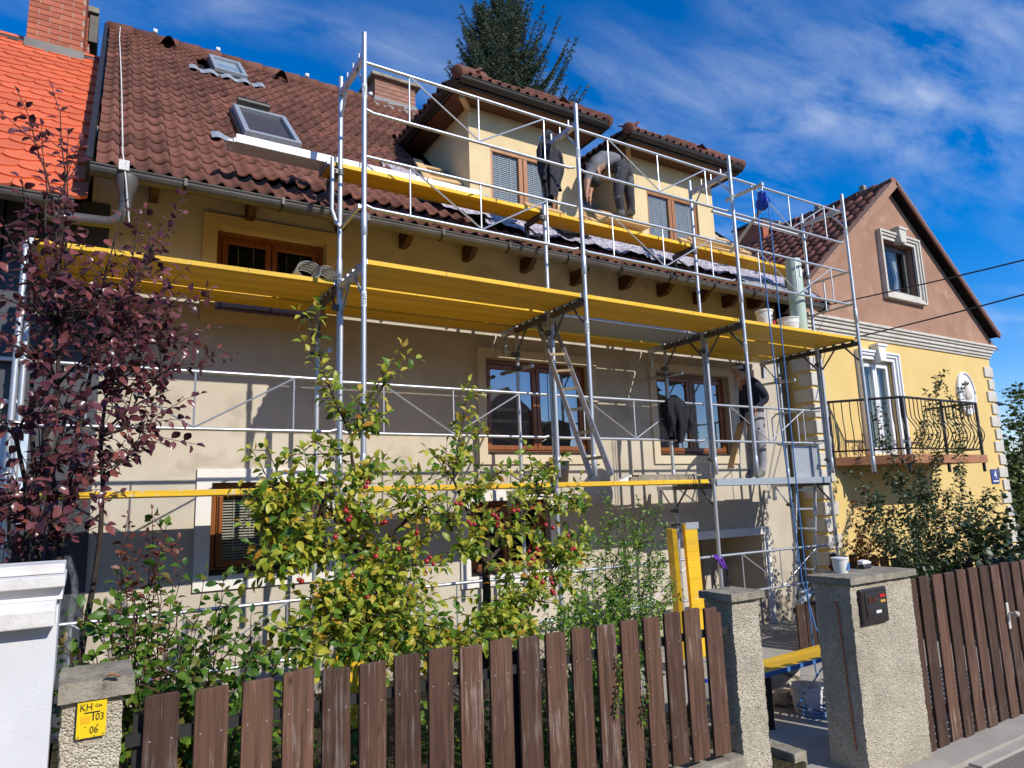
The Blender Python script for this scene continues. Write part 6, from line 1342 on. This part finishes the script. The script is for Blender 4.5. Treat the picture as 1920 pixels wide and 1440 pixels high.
for k, (pts, lab) in enumerate((([(1155,1330),(1160,1290),(1164,1262),(1158,1236)],'green vine sprig growing through the fence boards'),([(1206,1345),(1210,1310),(1216,1270)],'shorter green vine sprig growing through the fence boards'))):
    P = Plant(60+k); pp = [aty(a,b,3.18) for a,b in pts]; pp.insert(0, pp[0]+V((0,.08,-.12))); P.wood.path(pp,.003,5); P.foliate(pp,.026,.010,.15); P.build('vine_sprig', lab, 'vine', pp[0], twig_red, priv, LW, 100, 'vine sprigs on the fence')
# grey twiggy lavender clump
P = Plant(71); b0 = aty(930,1200,5.2); b0.z = -.28
for i in range(420):
    a = P.r.uniform(0,6.28); h = P.r.uniform(.5,1.0); rr2 = P.r.uniform(.1,.62); tp = b0+V((math.cos(a)*rr2, math.sin(a)*rr2*.7, h*(1.15-rr2*.6))); P.wood.path([b0+V((math.cos(a)*.1,math.sin(a)*.1,0)), b0.lerp(tp,.5)+V((0,0,.06)), tp], [.004,.003,.0015], 4, False)
lv = thing('lavender_clump', 'dry grey twiggy clump behind the crab apple trunk', 'plant', b0); o = P.wood.build('twigs', pm('grey_twig',(.33,.29,.27),(.2,.175,.165),20,4,r=.9), lv); o['kind'] = 'stuff'
# neighbour's garden to the right
q5 = aty(1740,1060,5.3); q5.z = -.32
shrub(81, 'dark_green_shrub', 'tall dark green shrub before the balcony house', [(1640,760,5.8),(1755,705,5.9),(1745,740,5.7),(1770,720,5.8),(1800,735,6.0),(1655,820,5.6),(1600,880,5.6),(1700,830,5.5),(1720,880,5.4),(1760,850,5.5),(1800,870,5.6),(1690,900,5.3),(1660,880,5.4),(1740,930,5.2),(1780,920,5.3),(1700,950,5.2),(1820,930,5.4),(1760,970,5.2),(1720,1000,5.1),(1680,960,5.2),(1790,990,5.2),(1830,1000,5.3),(1700,1040,5.0),(1750,1030,5.0),(1650,1000,5.1),(1620,960,5.3),(1800,1040,5.1),(1670,1020,5.0),(1730,960,5.2),(1780,1010,5.1),(1640,930,5.3),(1850,915,5.5),(1880,925,5.6),(1710,910,5.3),(1745,900,5.3),(1770,1000,5.1),(1730,1040,5.0),(1690,990,5.1)], q5, .066, .026, darkl, LW, 11, .22, wm=bark)
q6 = aty(1630,1040,5.6); q6.z = -.32
shrub(82, 'orange_leaved_shrub', 'thin shrub with orange autumn leaves beside the dark green shrub', [(1620,920,5.7),(1640,930,5.6),(1655,945,5.6),(1600,950,5.7),(1665,960,5.5),(1630,980,5.5),(1610,1000,5.6),(1590,1010,5.7),(1640,1010,5.5),(1595,975,5.7),(1660,990,5.5)], q6, .06, .032, oran, LW, 6, .18, wm=bark, nmax=200)
q7 = aty(1880,1060,5.0); q7.z = -.32
shrub(83, 'vine_shrub', 'broad dark leaved vine shrub above the gate', [(1830,960,5.0),(1850,985,4.9),(1880,960,5.0),(1910,990,5.0),(1870,1010,4.8),(1900,1030,4.8),(1840,1020,4.8),(1820,990,4.9),(1935,960,5.1),(1925,1020,4.8),(1860,950,5.1),(1800,960,5.0),(1885,1045,4.7),(1850,1045,4.7)], q7, .11, .045, darkl, LB, 8, .24, wm=bark, nmax=200)
q8 = V((19.5,8.2,-.3))
shrub(84, 'garden_tree', 'green garden tree at the far corner of the yellow house', [(1893,735,8),(1905,720,8.1),(1915,760,8.2),(1900,830,8),(1920,800,8.3),(1935,740,8.3),(1890,880,7.9),(1910,900,8),(1925,860,8.2),(1900,940,7.8),(1930,920,8.0),(1950,800,8.5),(1950,880,8.3),(1885,800,8.1),(1890,920,7.8),(1945,960,8.0),(1915,970,7.8),(1890,850,7.9)], q8, .13, .055, leafm('garden_tree_leaf', [(0,(.03,.06,.014)),(.6,(.06,.10,.02)),(1,(.18,.18,.03))], .3), LB, 9, .42, cat='tree', r0=.03, wm=bark, nmax=150)
dh = thing('dark_shed', 'dark roofed shed behind the yellow house corner', 'shed', (22,12,-.5)); MB().box(19.2,26,11,16,-.5,4.2).build('wall', pm('shed_wall',(.03,.03,.03),(.02,.02,.02),4), dh); MB().prism([(18.9,10.7,4.2),(18.9,16.3,4.2),(18.9,13.5,5.6)],(7.5,0,0)).build('roof', K['gutter_dark'], dh)
# spruce behind the ridge
sp_r = random.Random(5); SY = 21.0; sb = aty(968,250,SY); tpz = aty(915,-20,SY).z
sp = thing('spruce_tree', 'dark blue green spruce with several tops behind the roof ridge', 'tree', (sb.x,SY,-.5))
wd_ = MB(); nv = []
def needle_branch(p0, d, L):
    n = max(4, int(L/.11)); pts = []
    p = V(p0); d = V(d).normalized()
    for i in range(n+1):
        t = i/n; pts.append(p0+d*L*t+V((0,0,L*(-.18*math.sin(math.pi*t)+.30*t*t))))
    wd_.path(pts, [.022*(1-t/n)+.004 for t in range(n+1)], 4, False)
    for i in range(1, n+1):
        for sgn in (-1, 1, 0):
            q = pts[i]; t = i/n; ln = (.34*(1-t)+.13)*sp_r.uniform(.6,1.2)*min(1,L/1.1+.25)
            ax = d.cross(V((0,0,1))).normalized()*sgn+d*.75+V((0,0,sp_r.uniform(-.35,.45))); ax.normalize()
            m_ = max(2, int(ln/.045))
            for j in range(m_+1):
                c = q+ax*ln*j/m_; 
                for _ in range(4): nv.append((c, (ax*.5+V((sp_r.gauss(0,1),sp_r.gauss(0,1),sp_r.gauss(.15,1)))*.62).normalized(), sp_r.uniform(.055,.10)))
def leader(x, y, zb, zt, maxr):
    wd_.path([(x,y,zb),(x+.05,y,zt)], [.10,.012], 6); z = zb
    while z < zt-.12:
        t = (zt-z)/(zt-zb); L = min(maxr, .50*(zt-z)**1.05)*sp_r.uniform(.55,1.15)+.12
        for k in range(5 if zt-z < 2.5 else 7):
            a = sp_r.uniform(0,6.28); needle_branch(V((x,y,z+sp_r.uniform(-.1,.1))), (math.cos(a), math.sin(a), .30+.75*(1-t)), L)
        z += .27
wd_.path([(sb.x,SY,-.5),(sb.x,SY,aty(925,330,SY).z)],[.22,.11],8)
leader(sb.x, SY, aty(945,330,SY).z, aty(965,-4,SY).z, 2.8); leader(aty(906,60,SY).x, SY+.3, aty(906,200,SY).z, aty(906,-2,SY).z, .8); leader(aty(928,60,SY).x, SY-.2, aty(935,150,SY).z, aty(930,2,SY).z, .6)
wd_.build('trunk', bark, sp)
C_ = np.array([n[0] for n in nv]); Dn = np.array([n[1] for n in nv]); Ln = np.array([n[2] for n in nv]); sdv = np.cross(Dn, RNG.normal(size=Dn.shape)); sdv /= np.linalg.norm(sdv,axis=1)[:,None]+1e-9
wv = .016; VS = np.stack([C_-sdv*wv, C_+sdv*wv, C_+Dn*Ln[:,None]],1).reshape(-1,3); FS = np.arange(len(VS)).reshape(-1,3)
m2 = npmesh('needles', VS, FS, leafm('spruce_needle', [(0,(.035,.062,.034)),(.5,(.07,.11,.055)),(.85,(.12,.155,.075)),(1,(.20,.17,.07))], .12, .5)); o = bpy.data.objects.new('crown', m2); link(o, sp); o['kind'] = 'stuff'
# unseen houses opposite: gabled one for pane reflections, tall two shaped to block sky
for k, (x0, x1, h, ev_, m_, l) in enumerate(((-18,-3,8.6,4.8,'plaster','unseen pale long house across the street, shaped tall to block sky'),(-2.4,9.5,8.8,4.8,'trim_cream','unseen cream house beside the small gabled one, shaped tall to block sky'),(11.5,18.5,6.3,3.2,'gable','small gabled house across the street'))):
    t = thing('opposite_house', l, 'house', ((x0+x1)/2,-10,-.5), 'houses across the street')
    MB().box(x0,x1,-18,-9.6,-.5,ev_).build('wall', K[m_], t); MB().prism([((x0+x1)/2,-18.3,h),(x0-.3,-18.3,ev_-.1),(x1+.3,-18.3,ev_-.1)] if k == 2 else [(x0-.2,-18.3,ev_-.1),(x0-.2,-9.2,ev_-.1),(x0-.2,-13.8,h)],(0,9.1,0) if k == 2 else (x1-x0+.4,0,0)).build('roof', K['tile_old'], t)
    for i in range(int((x1-x0)/2.6)):
        for z in ((.6, 3.0) if k < 2 else (.6,)): MB().box(x0+.9+i*2.6,x0+2.1+i*2.6,-9.6,-9.57,z,z+1.2).build('window', K['dark_room'], t)
